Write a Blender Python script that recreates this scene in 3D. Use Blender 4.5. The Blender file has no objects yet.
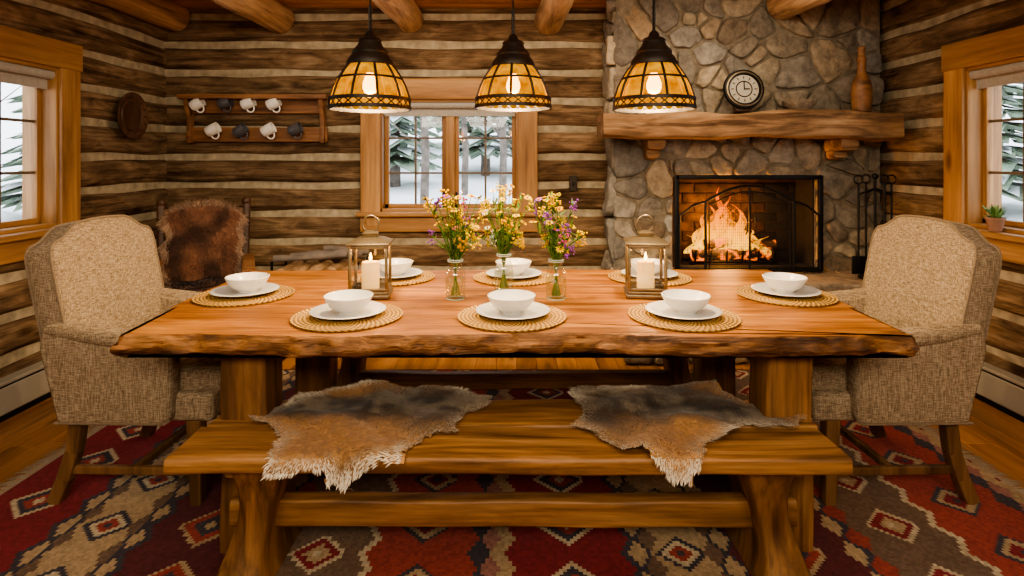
import bpy, bmesh, math, random
import numpy as np
from mathutils import Vector, Matrix, noise
random.seed(7)
R=random.random
def U(a,b): return a+(b-a)*random.random()
sc=bpy.context.scene
PI=math.pi
# ---------------------------------------------------------------- materials
def newmat(name):
    m=bpy.data.materials.new(name); m.use_nodes=True
    nt=m.node_tree; 
    for n in list(nt.nodes): nt.nodes.remove(n)
    out=nt.nodes.new('ShaderNodeOutputMaterial')
    return m,nt,out
def N(nt,t,**k):
    n=nt.nodes.new(t)
    for a,b in k.items():
        if a in n.inputs.keys(): n.inputs[a].default_value=b
        else: setattr(n,a,b)
    return n
def c4(c): return (c[0],c[1],c[2],1)
def srgb(r,g,b):
    f=lambda v:(v/255/12.92) if v/255<=.04045 else ((v/255+.055)/1.055)**2.4
    return (f(r),f(g),f(b))
def ramp(nt,stops):
    n=nt.nodes.new('ShaderNodeValToRGB'); e=n.color_ramp.elements
    while len(e)<len(stops): e.new(.5)
    for i,(p,c) in enumerate(stops):
        e[i].position=p; e[i].color=c4(c)
    return n
def simple(name,col,rough=.5,metal=0,emis=None,es=0,nscale=0,namt=.15,bump=0,spec=.5,sss=0):
    m,nt,out=newmat(name); p=N(nt,'ShaderNodeBsdfPrincipled')
    p.inputs['Roughness'].default_value=rough; p.inputs['Metallic'].default_value=metal
    p.inputs['Specular IOR Level'].default_value=spec
    p.inputs['Base Color'].default_value=c4(col)
    if emis: p.inputs['Emission Color'].default_value=c4(emis); p.inputs['Emission Strength'].default_value=es
    if nscale:
        tc=N(nt,'ShaderNodeTexCoord'); no=N(nt,'ShaderNodeTexNoise'); no.inputs['Scale'].default_value=nscale; no.inputs['Detail'].default_value=5
        nt.links.new(tc.outputs['Object'],no.inputs['Vector'])
        r=ramp(nt,[(.3,tuple(x*(1-namt) for x in col)),(.7,tuple(min(1,x*(1+namt)) for x in col))])
        nt.links.new(no.outputs[0],r.inputs[0]); nt.links.new(r.outputs[0],p.inputs['Base Color'])
        if bump:
            b=N(nt,'ShaderNodeBump'); b.inputs['Strength'].default_value=bump; b.inputs['Distance'].default_value=.01
            nt.links.new(no.outputs[0],b.inputs['Height']); nt.links.new(b.outputs[0],p.inputs['Normal'])
    nt.links.new(p.outputs[0],out.inputs[0]); return m
def wood(name,cd,cm,cl,axis='X',scale=1.0,rough=.5,var=.35,bump=.3,fine=1.0,spec=.4,crack=.0,knot=.8,ax=.9,blotch=0):
    m,nt,out=newmat(name); L=nt.links.new
    p=N(nt,'ShaderNodeBsdfPrincipled'); p.inputs['Roughness'].default_value=rough; p.inputs['Specular IOR Level'].default_value=spec
    tc=N(nt,'ShaderNodeTexCoord'); g=N(nt,'ShaderNodeNewGeometry')
    add=N(nt,'ShaderNodeVectorMath',operation='MULTIPLY_ADD')
    comb=N(nt,'ShaderNodeCombineXYZ')
    for i in range(3): L(g.outputs['Random Per Island'],comb.inputs[i])
    add.inputs[1].default_value=(37,53,29); L(comb.outputs[0],add.inputs[0]); L(tc.outputs['Object'],add.inputs[2])
    mp=N(nt,'ShaderNodeMapping'); s=[9*scale]*3; s['XYZ'.index(axis)]=ax*scale
    mp.inputs['Scale'].default_value=s; L(add.outputs[0],mp.inputs['Vector'])
    n1=N(nt,'ShaderNodeTexNoise'); n1.inputs['Scale'].default_value=1.3; n1.inputs['Detail'].default_value=7; n1.inputs['Roughness'].default_value=.62; n1.inputs['Distortion'].default_value=.7
    L(mp.outputs[0],n1.inputs['Vector'])
    r=ramp(nt,[(.30,cd),(.5,cm),(.70,cl)]); L(n1.outputs[0],r.inputs[0])
    mp2=N(nt,'ShaderNodeMapping'); s=[70*scale]*3; s['XYZ'.index(axis)]=3*scale
    mp2.inputs['Scale'].default_value=s; L(add.outputs[0],mp2.inputs['Vector'])
    n2=N(nt,'ShaderNodeTexNoise'); n2.inputs['Scale'].default_value=1; n2.inputs['Detail'].default_value=3; L(mp2.outputs[0],n2.inputs['Vector'])
    r2=ramp(nt,[(.3,(1-.45*fine,)*3),(.62,(1.0,)*3)]); L(n2.outputs[0],r2.inputs[0])
    mx=N(nt,'ShaderNodeMix',data_type='RGBA',blend_type='MULTIPLY'); mx.inputs[0].default_value=1
    L(r.outputs[0],mx.inputs[6]); L(r2.outputs[0],mx.inputs[7])
    hsv=N(nt,'ShaderNodeHueSaturation'); mr=N(nt,'ShaderNodeMapRange'); mr.inputs[3].default_value=1-var; mr.inputs[4].default_value=1+var
    L(g.outputs['Random Per Island'],mr.inputs[0]); L(mr.outputs[0],hsv.inputs['Value']); L(mx.outputs[2],hsv.inputs['Color'])
    last=hsv.outputs[0]
    def mul(last,fac,scl,axs,sc2,lo,hi,dark,kind='noise'):
        mp3=N(nt,'ShaderNodeMapping'); s=[scl]*3; s['XYZ'.index(axis)]=axs; mp3.inputs['Scale'].default_value=s; L(add.outputs[0],mp3.inputs['Vector'])
        if kind=='vor':
            t=N(nt,'ShaderNodeTexVoronoi'); t.inputs['Scale'].default_value=sc2; o=t.outputs['Distance']
        else:
            t=N(nt,'ShaderNodeTexNoise'); t.inputs['Scale'].default_value=sc2; t.inputs['Detail'].default_value=5; o=t.outputs[0]
        L(mp3.outputs[0],t.inputs['Vector']); rk=ramp(nt,[(lo,dark),(hi,(1,1,1))]); L(o,rk.inputs[0])
        mk=N(nt,'ShaderNodeMix',data_type='RGBA',blend_type='MULTIPLY'); mk.inputs[0].default_value=fac
        L(last,mk.inputs[6]); L(rk.outputs[0],mk.inputs[7]); return mk.outputs[2]
    last=mul(last,knot,5.5,2.2,.8,.05,.15,(.22,.15,.1),'vor')
    if crack: last=mul(last,crack,16,.8,1.2,.36,.43,(.25,.2,.17))
    if blotch: last=mul(last,blotch,5,2.6,1.0,.35,.62,(.35,.32,.30))
    L(last,p.inputs['Base Color'])
    b=N(nt,'ShaderNodeBump'); b.inputs['Strength'].default_value=bump; b.inputs['Distance'].default_value=.006
    ad=N(nt,'ShaderNodeMath',operation='ADD'); L(n1.outputs[0],ad.inputs[0]); L(n2.outputs[0],ad.inputs[1])
    L(ad.outputs[0],b.inputs['Height']); L(b.outputs[0],p.inputs['Normal'])
    L(p.outputs[0],out.inputs[0]); return m
def attrmat(name,rough=.8,nscale=200,amt=.3,bump=.4,sheen=0):
    m,nt,out=newmat(name); L=nt.links.new
    p=N(nt,'ShaderNodeBsdfPrincipled'); p.inputs['Roughness'].default_value=rough; p.inputs['Specular IOR Level'].default_value=.15
    a=N(nt,'ShaderNodeAttribute',attribute_name='Col')
    tc=N(nt,'ShaderNodeTexCoord'); no=N(nt,'ShaderNodeTexNoise'); no.inputs['Scale'].default_value=nscale
    L(tc.outputs['Object'],no.inputs['Vector'])
    r=ramp(nt,[(.3,(1-amt,)*3),(.7,(1,)*3)]); L(no.outputs[0],r.inputs[0])
    mx=N(nt,'ShaderNodeMix',data_type='RGBA',blend_type='MULTIPLY'); mx.inputs[0].default_value=1
    L(a.outputs['Color'],mx.inputs[6]); L(r.outputs[0],mx.inputs[7]); L(mx.outputs[2],p.inputs['Base Color'])
    if bump:
        b=N(nt,'ShaderNodeBump'); b.inputs['Strength'].default_value=bump; b.inputs['Distance'].default_value=.004
        L(no.outputs[0],b.inputs['Height']); L(b.outputs[0],p.inputs['Normal'])
    if sheen: p.inputs['Sheen Weight'].default_value=sheen
    L(p.outputs[0],out.inputs[0]); return m
def glassmat(name,tint=(1,1,1),gl=.1):
    m,nt,out=newmat(name)
    t=N(nt,'ShaderNodeBsdfTransparent'); t.inputs[0].default_value=c4(tint)
    g=N(nt,'ShaderNodeBsdfGlossy'); g.inputs['Roughness'].default_value=.03
    mx=N(nt,'ShaderNodeMixShader'); mx.inputs[0].default_value=gl
    nt.links.new(t.outputs[0],mx.inputs[1]); nt.links.new(g.outputs[0],mx.inputs[2]); nt.links.new(mx.outputs[0],out.inputs[0]); return m
def stonemat(name,stops,var=.5):
    m,nt,out=newmat(name); L=nt.links.new
    p=N(nt,'ShaderNodeBsdfPrincipled'); p.inputs['Roughness'].default_value=.85; p.inputs['Specular IOR Level'].default_value=.25
    g=N(nt,'ShaderNodeNewGeometry'); r=ramp(nt,stops); L(g.outputs['Random Per Island'],r.inputs[0])
    tc=N(nt,'ShaderNodeTexCoord'); no=N(nt,'ShaderNodeTexNoise'); no.inputs['Scale'].default_value=11; no.inputs['Detail'].default_value=9; no.inputs['Roughness'].default_value=.75
    L(tc.outputs['Object'],no.inputs['Vector'])
    r2=ramp(nt,[(.32,(.42,.40,.38)),(.66,(1.22,1.18,1.1))]); L(no.outputs[0],r2.inputs[0])
    mx=N(nt,'ShaderNodeMix',data_type='RGBA',blend_type='MULTIPLY'); mx.inputs[0].default_value=1
    L(r.outputs[0],mx.inputs[6]); L(r2.outputs[0],mx.inputs[7]); L(mx.outputs[2],p.inputs['Base Color'])
    n2=N(nt,'ShaderNodeTexNoise'); n2.inputs['Scale'].default_value=30; n2.inputs['Detail'].default_value=6; L(tc.outputs['Object'],n2.inputs['Vector'])
    b=N(nt,'ShaderNodeBump'); b.inputs['Strength'].default_value=.8; b.inputs['Distance'].default_value=.014
    L(n2.outputs[0],b.inputs['Height']); L(b.outputs[0],p.inputs['Normal']); L(p.outputs[0],out.inputs[0]); return m
def tweedmat(name,c1,c2,c3):
    m,nt,out=newmat(name); L=nt.links.new
    p=N(nt,'ShaderNodeBsdfPrincipled'); p.inputs['Roughness'].default_value=.95; p.inputs['Specular IOR Level'].default_value=.1
    tc=N(nt,'ShaderNodeTexCoord')
    mp=N(nt,'ShaderNodeMapping'); mp.inputs['Scale'].default_value=(40,40,330); L(tc.outputs['Object'],mp.inputs['Vector'])
    n1=N(nt,'ShaderNodeTexNoise'); n1.inputs['Scale'].default_value=1; n1.inputs['Detail'].default_value=2; L(mp.outputs[0],n1.inputs['Vector'])
    mp2=N(nt,'ShaderNodeMapping'); mp2.inputs['Scale'].default_value=(330,330,30); L(tc.outputs['Object'],mp2.inputs['Vector'])
    n2=N(nt,'ShaderNodeTexNoise'); n2.inputs['Scale'].default_value=1; n2.inputs['Detail'].default_value=2; L(mp2.outputs[0],n2.inputs['Vector'])
    ad=N(nt,'ShaderNodeMath',operation='ADD'); L(n1.outputs[0],ad.inputs[0]); L(n2.outputs[0],ad.inputs[1])
    mu=N(nt,'ShaderNodeMath',operation='MULTIPLY'); mu.inputs[1].default_value=.5; L(ad.outputs[0],mu.inputs[0])
    r=ramp(nt,[(.36,c1),(.5,c2),(.64,c3)]); L(mu.outputs[0],r.inputs[0]); L(r.outputs[0],p.inputs['Base Color'])
    b=N(nt,'ShaderNodeBump'); b.inputs['Strength'].default_value=.4; b.inputs['Distance'].default_value=.003; L(mu.outputs[0],b.inputs['Height']); L(b.outputs[0],p.inputs['Normal'])
    L(p.outputs[0],out.inputs[0]); return m

M_table=wood('table_wood',srgb(100,60,26),srgb(172,110,50),srgb(208,148,76),'X',1.1,.42,.06,.35,.85,crack=.45,ax=1.1,blotch=.35)
M_tedge=wood('table_bark_edge',srgb(72,46,26),srgb(142,94,50),srgb(192,136,80),'X',2.0,.6,.15,1.0,1,crack=.7,ax=1.6,blotch=.3)
M_legw=wood('leg_wood',srgb(86,58,32),srgb(146,102,58),srgb(178,132,82),'Z',1,.55,.12,.35,.8,crack=.5,blotch=.3)
M_bench=wood('bench_wood',srgb(92,62,34),srgb(156,110,62),srgb(190,142,90),'X',1.1,.46,.12,.3,.85,crack=.6,ax=1.1,blotch=.35)
M_log=wood('hewn_log',srgb(82,64,46),srgb(134,108,80),srgb(172,144,112),'X',1.15,.85,.22,.9,.9,.12,.65,ax=2.4,blotch=.6)
M_floor=wood('floor_oak',srgb(112,72,36),srgb(170,116,62),srgb(194,138,80),'Y',.8,.28,.2,.1,.5)
M_ceil=wood('ceiling_pine',srgb(146,98,52),srgb(186,130,74),srgb(206,152,94),'X',.8,.5,.18,.2,.4)
M_beam=wood('peeled_log',srgb(130,100,70),srgb(186,150,112),srgb(216,184,144),'Y',.9,.6,.2,.4,.6,.25,.5,blotch=.3)
M_pine=wood('pine_trim',srgb(130,92,54),srgb(172,126,76),srgb(192,148,96),'Z',.8,.5,.12,.2,.6,blotch=.2)
M_pineX=wood('pine_trim_h',srgb(130,92,54),srgb(172,126,76),srgb(192,148,96),'X',.8,.5,.12,.2,.6,blotch=.2)
M_mantel=wood('mantel_wood',srgb(94,70,48),srgb(158,122,86),srgb(192,158,118),'X',1,.65,.12,.5,.8,.2,.7,ax=1.4,blotch=.4)
M_dark=wood('dark_walnut',srgb(48,32,22),srgb(82,56,38),srgb(108,78,54),'Z',1,.45,.15,.2,.6)
M_rack=wood('rack_wood',srgb(80,54,34),srgb(134,92,58),srgb(160,116,76),'X',1,.5,.15,.2,.6)
M_chink=simple('chinking',srgb(166,153,128),.95,nscale=14,namt=.3,bump=.9,spec=.1)
M_mortar=simple('mortar',srgb(124,114,98),.95,nscale=22,namt=.3,bump=.9,spec=.1)
M_stone=stonemat('field_stone',[(0,srgb(116,110,102)),(.2,srgb(158,146,126)),(.38,srgb(124,122,118)),(.55,srgb(176,162,140)),(.7,srgb(118,104,88)),(.85,srgb(152,150,144)),(1,srgb(154,134,108))])
M_slab=stonemat('hearth_slab',[(0,srgb(140,128,112)),(1,srgb(156,142,124))])
M_iron=simple('black_iron',(.012,.011,.01),.5,.6,nscale=40,namt=.4)
M_bronze=simple('aged_bronze',(.035,.027,.02),.5,.7,nscale=30,namt=.3)
M_brass=simple('lantern_metal',srgb(140,124,98),.38,.9,nscale=25,namt=.2)
M_brick=simple('firebrick',srgb(64,44,31),.95,nscale=16,namt=.6,bump=.6)
M_matblack=simple('matte_black',(.014,.011,.009),.95,nscale=10,namt=.5)  # plain near-black, for firebox parts and the backing of floor and ceiling planks
M_glass=glassmat('window_glass',(.97,.99,1),.05)
M_vglass=glassmat('vase_glass',(.955,.98,.965),.15)
M_lglass=glassmat('lantern_glass',(.98,.97,.95),.06)
M_water=glassmat('water',(.93,.97,.93),.07)
M_ceramic=simple('white_stoneware',srgb(234,230,220),.25,nscale=30,namt=.04)
M_rimc=simple('plate_stoneware',srgb(208,206,202),.3,nscale=30,namt=.05)
M_bluem=simple('dark_mug_glaze',srgb(84,84,88),.25,nscale=20,namt=.2)
M_wax=simple('candle_wax',srgb(232,194,130),.5,emis=(1,.55,.16),es=.5,nscale=12,namt=.04)
M_flame=simple('candle_flame',(1,.6,.2),.5,emis=(1,.5,.12),es=12)
M_heater=simple('heater_enamel',srgb(164,158,142),.45,nscale=5,namt=.06)
M_blind=simple('blind_fabric',srgb(170,164,152),.9,nscale=60,namt=.1)
M_snow=simple('snow',(.88,.9,.95),.8,nscale=1.5,namt=.05)
M_needle=simple('conifer_needles',srgb(134,150,130),.9,nscale=5,namt=.4)
M_bark=simple('bark',srgb(112,102,94),.95,nscale=8,namt=.4)
M_clay=simple('clay_pot',srgb(150,112,90),.8,nscale=20,namt=.15)
M_tweed=tweedmat('tweed_upholstery',srgb(106,89,70),srgb(148,129,104),srgb(182,163,136))
M_pipe=simple('upholstery_piping',srgb(130,112,90),.95,nscale=120,namt=.2)
M_rug=attrmat('kilim_wool',.95,240,.36,.6,.05)
M_fur=attrmat('fur',.75,60,.2,0,.15)
M_flor=attrmat('flower_petals',.7,60,.2,0)
M_face=simple('clock_face',srgb(172,164,146),.5,nscale=20,namt=.08)
M_vrim=simple('vase_rim_glass',srgb(190,205,196),.1,nscale=10,namt=.05)
def strawmat():
    m,nt,out=newmat('woven_straw'); L=nt.links.new
    p=N(nt,'ShaderNodeBsdfPrincipled'); p.inputs['Roughness'].default_value=.8; p.inputs['Specular IOR Level'].default_value=.2
    tc=N(nt,'ShaderNodeTexCoord'); gr=N(nt,'ShaderNodeTexGradient',gradient_type='RADIAL'); L(tc.outputs['Object'],gr.inputs[0])
    mu=N(nt,'ShaderNodeMath',operation='MULTIPLY'); mu.inputs[1].default_value=2*PI*54; L(gr.outputs[1],mu.inputs[0])
    ln=N(nt,'ShaderNodeVectorMath',operation='LENGTH'); L(tc.outputs['Object'],ln.inputs[0])
    m2=N(nt,'ShaderNodeMath',operation='MULTIPLY'); m2.inputs[1].default_value=PI/.014; L(ln.outputs['Value'],m2.inputs[0])
    ph=N(nt,'ShaderNodeMath',operation='ADD'); L(mu.outputs[0],ph.inputs[0]); L(m2.outputs[0],ph.inputs[1])
    si=N(nt,'ShaderNodeMath',operation='SINE'); L(ph.outputs[0],si.inputs[0])
    s2=N(nt,'ShaderNodeMath',operation='SINE'); L(m2.outputs[0],s2.inputs[0]); ab=N(nt,'ShaderNodeMath',operation='ABSOLUTE'); L(s2.outputs[0],ab.inputs[0])
    mr=N(nt,'ShaderNodeMapRange'); mr.inputs[1].default_value=-1; L(si.outputs[0],mr.inputs[0])
    mm=N(nt,'ShaderNodeMath',operation='MULTIPLY'); L(mr.outputs[0],mm.inputs[0]); L(ab.outputs[0],mm.inputs[1])
    r=ramp(nt,[(.03,srgb(130,94,46)),(.4,srgb(190,150,84)),(1,srgb(216,182,116))]); L(mm.outputs[0],r.inputs[0]); L(r.outputs[0],p.inputs['Base Color'])
    b=N(nt,'ShaderNodeBump'); b.inputs['Strength'].default_value=.7; b.inputs['Distance'].default_value=.004; L(mm.outputs[0],b.inputs['Height']); L(b.outputs[0],p.inputs['Normal'])
    L(p.outputs[0],out.inputs[0]); return m
M_straw=strawmat()
def ambermat():
    m,nt,out=newmat('amber_mica'); L=nt.links.new
    tc=N(nt,'ShaderNodeTexCoord'); no=N(nt,'ShaderNodeTexNoise'); no.inputs['Scale'].default_value=26; no.inputs['Detail'].default_value=5; L(tc.outputs['Object'],no.inputs['Vector'])
    r=ramp(nt,[(.3,(.46,.15,.002)),(.55,(.72,.31,.008)),(.75,(.95,.48,.02))]); L(no.outputs[0],r.inputs[0])
    dk=N(nt,'ShaderNodeVectorMath',operation='SCALE'); dk.inputs['Scale'].default_value=.012; L(r.outputs[0],dk.inputs[0])
    tr=N(nt,'ShaderNodeBsdfTranslucent'); L(dk.outputs[0],tr.inputs[0])
    tp=N(nt,'ShaderNodeBsdfTransparent'); tp.inputs[0].default_value=(.75,.30,.03,1)
    em=N(nt,'ShaderNodeEmission'); em.inputs[1].default_value=.62; L(r.outputs[0],em.inputs[0])
    mx=N(nt,'ShaderNodeMixShader'); mx.inputs[0].default_value=.2; L(tr.outputs[0],mx.inputs[1]); L(tp.outputs[0],mx.inputs[2])
    ad=N(nt,'ShaderNodeAddShader'); L(mx.outputs[0],ad.inputs[0]); L(em.outputs[0],ad.inputs[1]); L(ad.outputs[0],out.inputs[0]); return m
M_amber=ambermat()
M_bulb=simple('bulb',(1,.8,.5),.3,emis=(1,.7,.34),es=60)
def firemat():
    m,nt,out=newmat('fire'); L=nt.links.new
    tc=N(nt,'ShaderNodeTexCoord'); sp=N(nt,'ShaderNodeSeparateXYZ'); L(tc.outputs['Object'],sp.inputs[0])
    r=ramp(nt,[(0,(1,.52,.05)),(.3,(1,.36,.012)),(.7,(1,.17,.003)),(1,(.6,.06,.001))])
    mr=N(nt,'ShaderNodeMapRange'); mr.inputs[2].default_value=.5; L(sp.outputs[2],mr.inputs[0]); L(mr.outputs[0],r.inputs[0])
    mp=N(nt,'ShaderNodeMapping'); mp.inputs['Scale'].default_value=(22,22,6); L(tc.outputs['Object'],mp.inputs[0])
    no=N(nt,'ShaderNodeTexNoise'); no.inputs['Scale'].default_value=1; no.inputs['Detail'].default_value=3; no.inputs['Distortion'].default_value=1.5; L(mp.outputs[0],no.inputs['Vector'])
    r2=ramp(nt,[(.38,(0,0,0)),(.66,(.7,.7,.7))]); L(no.outputs[0],r2.inputs[0])
    em=N(nt,'ShaderNodeEmission'); em.inputs[1].default_value=2.1; L(r.outputs[0],em.inputs[0])
    tp=N(nt,'ShaderNodeBsdfTransparent'); mx=N(nt,'ShaderNodeMixShader'); L(r2.outputs[0],mx.inputs[0]); L(tp.outputs[0],mx.inputs[1]); L(em.outputs[0],mx.inputs[2]); L(mx.outputs[0],out.inputs[0]); return m
M_fire=firemat()
def embermat():
    m,nt,out=newmat('charred_log'); L=nt.links.new
    p=N(nt,'ShaderNodeBsdfPrincipled'); p.inputs['Base Color'].default_value=(.03,.016,.01,1); p.inputs['Roughness'].default_value=.9
    tc=N(nt,'ShaderNodeTexCoord'); no=N(nt,'ShaderNodeTexNoise'); no.inputs['Scale'].default_value=18; no.inputs['Detail'].default_value=4; L(tc.outputs['Object'],no.inputs['Vector'])
    r=ramp(nt,[(.5,(0,0,0)),(.66,(1,.18,.01))]); L(no.outputs[0],r.inputs[0]); L(r.outputs[0],p.inputs['Emission Color']); p.inputs['Emission Strength'].default_value=1.8
    L(p.outputs[0],out.inputs[0]); return m
M_ember=embermat()

# ---------------------------------------------------------------- mesh builder
class Obj:
    def __init__(s,name): s.name=name; s.v=[];s.f=[];s.m=[];s.sm=[];s.mats=[];s.c=[];s.hasc=False
    def mi(s,mat):
        if mat not in s.mats: s.mats.append(mat)
        return s.mats.index(mat)
    def add(s,verts,faces,mat,smooth=False,M=None,col=None):
        o=len(s.v); k=s.mi(mat)
        if M is not None: verts=[M@Vector(v) for v in verts]
        s.v.extend([tuple(v) for v in verts])
        for f in faces: s.f.append([i+o for i in f])
        n=len(faces); s.m+= [k]*n; s.sm+=[smooth]*n
        if col is not None: s.hasc=True
        s.c+=[col or (1,1,1)]*n
    def box(s,c,size,mat,rot=None,bev=.004,seg=2,M=None,col=None,taper=None):
        bm=bmesh.new(); bmesh.ops.create_cube(bm,size=1)
        for v in bm.verts:
            v.co=Vector((v.co.x*size[0],v.co.y*size[1],v.co.z*size[2]))
            if taper and v.co.z<0: v.co.x*=taper; v.co.y*=taper
        if bev>0: bmesh.ops.bevel(bm,geom=bm.edges[:],offset=min(bev,min(size)*.45),segments=seg,profile=.5,affect='EDGES')
        T=Matrix.Translation(c)
        if rot: T=T@Matrix.Rotation(rot[2],4,'Z')@Matrix.Rotation(rot[1],4,'Y')@Matrix.Rotation(rot[0],4,'X')
        if M is not None: T=M@T
        bm.verts.index_update()
        s.add([v.co.copy() for v in bm.verts],[[v.index for v in f.verts] for f in bm.faces],mat,bev>.012,T,col); bm.free()
    def lathe(s,prof,mat,c=(0,0,0),seg=32,M=None,smooth=True,col=None,cap=False,a0=0,a1=2*PI):
        V=[];F=[]; full=abs(a1-a0-2*PI)<1e-6; n=seg if full else seg+1
        for (r,z) in prof:
            for i in range(n):
                a=a0+(a1-a0)*i/seg; V.append(Vector((c[0]+r*math.cos(a),c[1]+r*math.sin(a),c[2]+z)))
        for j in range(len(prof)-1):
            for i in range(seg):
                i2=(i+1)%n; F.append([j*n+i,j*n+i2,(j+1)*n+i2,(j+1)*n+i])
        if cap: F.append(list(range(n))[::-1]); F.append([ (len(prof)-1)*n+i for i in range(n)])
        s.add(V,F,mat,smooth,M,col)
    def tube(s,pts,rad,mat,seg=8,M=None,col=None,closed=False,smooth=True):
        pts=[Vector(p) for p in pts]; n=len(pts); V=[];F=[]
        rr=rad if isinstance(rad,(list,tuple)) else [rad]*n
        up=None
        for i,p in enumerate(pts):
            if closed: t=(pts[(i+1)%n]-pts[i-1])
            else: t=(pts[min(i+1,n-1)]-pts[max(i-1,0)])
            t.normalize()
            if up is None: up=t.orthogonal().normalized()
            up=(up-t*up.dot(t)); 
            if up.length<1e-5: up=t.orthogonal()
            up.normalize(); b=t.cross(up)
            for k in range(seg):
                a=2*PI*k/seg; V.append(p+(up*math.cos(a)+b*math.sin(a))*rr[i])
        m=n if closed else n-1
        for i in range(m):
            for k in range(seg):
                k2=(k+1)%seg; j=(i+1)%n; F.append([i*seg+k,i*seg+k2,j*seg+k2,j*seg+k])
        if not closed: F.append(list(range(seg))[::-1]); F.append([(n-1)*seg+k for k in range(seg)])
        s.add(V,F,mat,smooth,M,col)
    def ball(s,c,r,mat,seg=10,rings=6,M=None,col=None,sc=(1,1,1)):
        V=[];F=[]
        for j in range(rings+1):
            t=PI*j/rings
            for i in range(seg):
                a=2*PI*i/seg; V.append((c[0]+sc[0]*r*math.sin(t)*math.cos(a),c[1]+sc[1]*r*math.sin(t)*math.sin(a),c[2]-sc[2]*r*math.cos(t)))
        for j in range(rings):
            for i in range(seg):
                i2=(i+1)%seg; F.append([j*seg+i,j*seg+i2,(j+1)*seg+i2,(j+1)*seg+i])
        s.add(V,F,mat,True,M,col)
    def outline(s,pts,rings,mat,M=None,capmat=None,smooth=True,dome=0,col=None,jit=0):
        n=len(pts); nor=[]
        for i in range(n):
            a=Vector(pts[i-1]);b=Vector(pts[(i+1)%n]); t=(b-a).normalized(); nor.append(Vector((t.y,-t.x)))
        V=[];F=[]; R_=[]
        for ri,(z,ins) in enumerate(rings):
            row=[]
            for i in range(n):
                e=0
                if jit:
                    q=Vector((pts[i][0]*7,pts[i][1]*7,z*30)); e=noise.noise(q)*jit+noise.noise(q*2.7)*jit*.5
                    if not (0<ri<len(rings)-2): e*=.5
                row.append(Vector((pts[i][0]-nor[i].x*(ins+e),pts[i][1]-nor[i].y*(ins+e),z)))
            R_.append(row)
        for r in R_: V+=r
        for j in range(len(rings)-1):
            for i in range(n):
                i2=(i+1)%n; F.append([j*n+i,j*n+i2,(j+1)*n+i2,(j+1)*n+i])
        s.add(V,F,mat,smooth,M,col)
        for r,fl in ((R_[0],True),(R_[-1],False)):
            if dome:
                cx=sum((p for p in r),Vector())/n; VV=[];FF=[]; K=6
                sg=-1 if fl else 1
                for k in range(K):
                    t=k/K
                    VV+=[p.lerp(cx,t)+Vector((0,0,sg*dome*(1-(1-t)**2.5))) for p in r]
                VV.append(cx+Vector((0,0,sg*dome)))
                for k in range(K-1):
                    for i in range(n):
                        i2=(i+1)%n; FF.append([k*n+i,k*n+i2,(k+1)*n+i2,(k+1)*n+i])
                for i in range(n): FF.append([(K-1)*n+i,(K-1)*n+(i+1)%n,K*n])
                s.add(VV,FF,capmat or mat,True,M,col)
            else:
                s.add(r,[list(range(n))[::-1] if fl else list(range(n))],capmat or mat,False,M,col)
        return R_
    def beam(s,p0,p1,w,h,mat,rnd=.01,jit=.004,n=None,M=None,freq=3.0,upv=(0,0,1),taper=1.0,smooth=True,seed=None):
        p0=Vector(p0);p1=Vector(p1); ax=(p1-p0); L=ax.length; ax.normalize(); up=Vector(upv); side=ax.cross(up).normalized(); up=side.cross(ax).normalized()
        n=n or max(3,int(L/.09)); ring=[]
        if rnd>=min(w,h)*.49:
            for k in range(16): a=2*PI*k/16; ring.append((math.cos(a)*w/2,math.sin(a)*h/2))
        else:
            cs=[(w/2-rnd,h/2-rnd,0),(-w/2+rnd,h/2-rnd,PI/2),(-w/2+rnd,-h/2+rnd,PI),(w/2-rnd,-h/2+rnd,1.5*PI)]
            for ci,(cx,cy,a) in enumerate(cs):
                for k in range(3): aa=a+PI/4*k; ring.append((cx+rnd*math.cos(aa),cy+rnd*math.sin(aa)))
                nx=cs[(ci+1)%4]; na=nx[2]; q0=ring[-1]; q1=(nx[0]+rnd*math.cos(na),nx[1]+rnd*math.sin(na))
                for k in (1,2,3): ring.append((q0[0]+(q1[0]-q0[0])*k/4,q0[1]+(q1[1]-q0[1])*k/4))
        m=len(ring); V=[];F=[]; so=Vector((U(0,90),U(0,90),U(0,90))) if seed is None else Vector((seed,)*3)
        for i in range(n+1):
            t=i/n; c=p0+ax*L*t; k=1+(taper-1)*t
            for (a,b) in ring:
                q=c+side*a*k+up*b*k
                d=noise.noise_vector(q*freq+so)*jit
                V.append(q+side*d.x+up*d.y+ (ax*d.z if 0<i<n else Vector()))
        for i in range(n):
            for k in range(m):
                k2=(k+1)%m; F.append([i*m+k,i*m+k2,(i+1)*m+k2,(i+1)*m+k])
        F.append(list(range(m))[::-1]); F.append([n*m+k for k in range(m)])
        s.add(V,F,mat,smooth,M)
    def finish(s,origin='base',recalc=True):
        me=bpy.data.meshes.new(s.name)
        a=np.array(s.v,dtype=float)
        mn=a.min(0);mx=a.max(0)
        if origin=='base': o=np.array([(mn[0]+mx[0])/2,(mn[1]+mx[1])/2,mn[2]])
        elif origin is None: o=np.zeros(3)
        else: o=np.array(origin,dtype=float)
        me.from_pydata((a-o).tolist(),[],s.f)
        for mt in s.mats: me.materials.append(mt)
        me.polygons.foreach_set('material_index',s.m); me.polygons.foreach_set('use_smooth',s.sm)
        if s.hasc:
            at=me.color_attributes.new('Col','FLOAT_COLOR','CORNER')
            lens=[len(f) for f in s.f]
            c=np.repeat(np.array([(x[0],x[1],x[2],1) for x in s.c]),lens,axis=0)
            at.data.foreach_set('color',c.ravel())
        me.update()
        if recalc:
            bm=bmesh.new(); bm.from_mesh(me); bmesh.ops.recalc_face_normals(bm,faces=bm.faces[:]); bm.to_mesh(me); bm.free()
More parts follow.
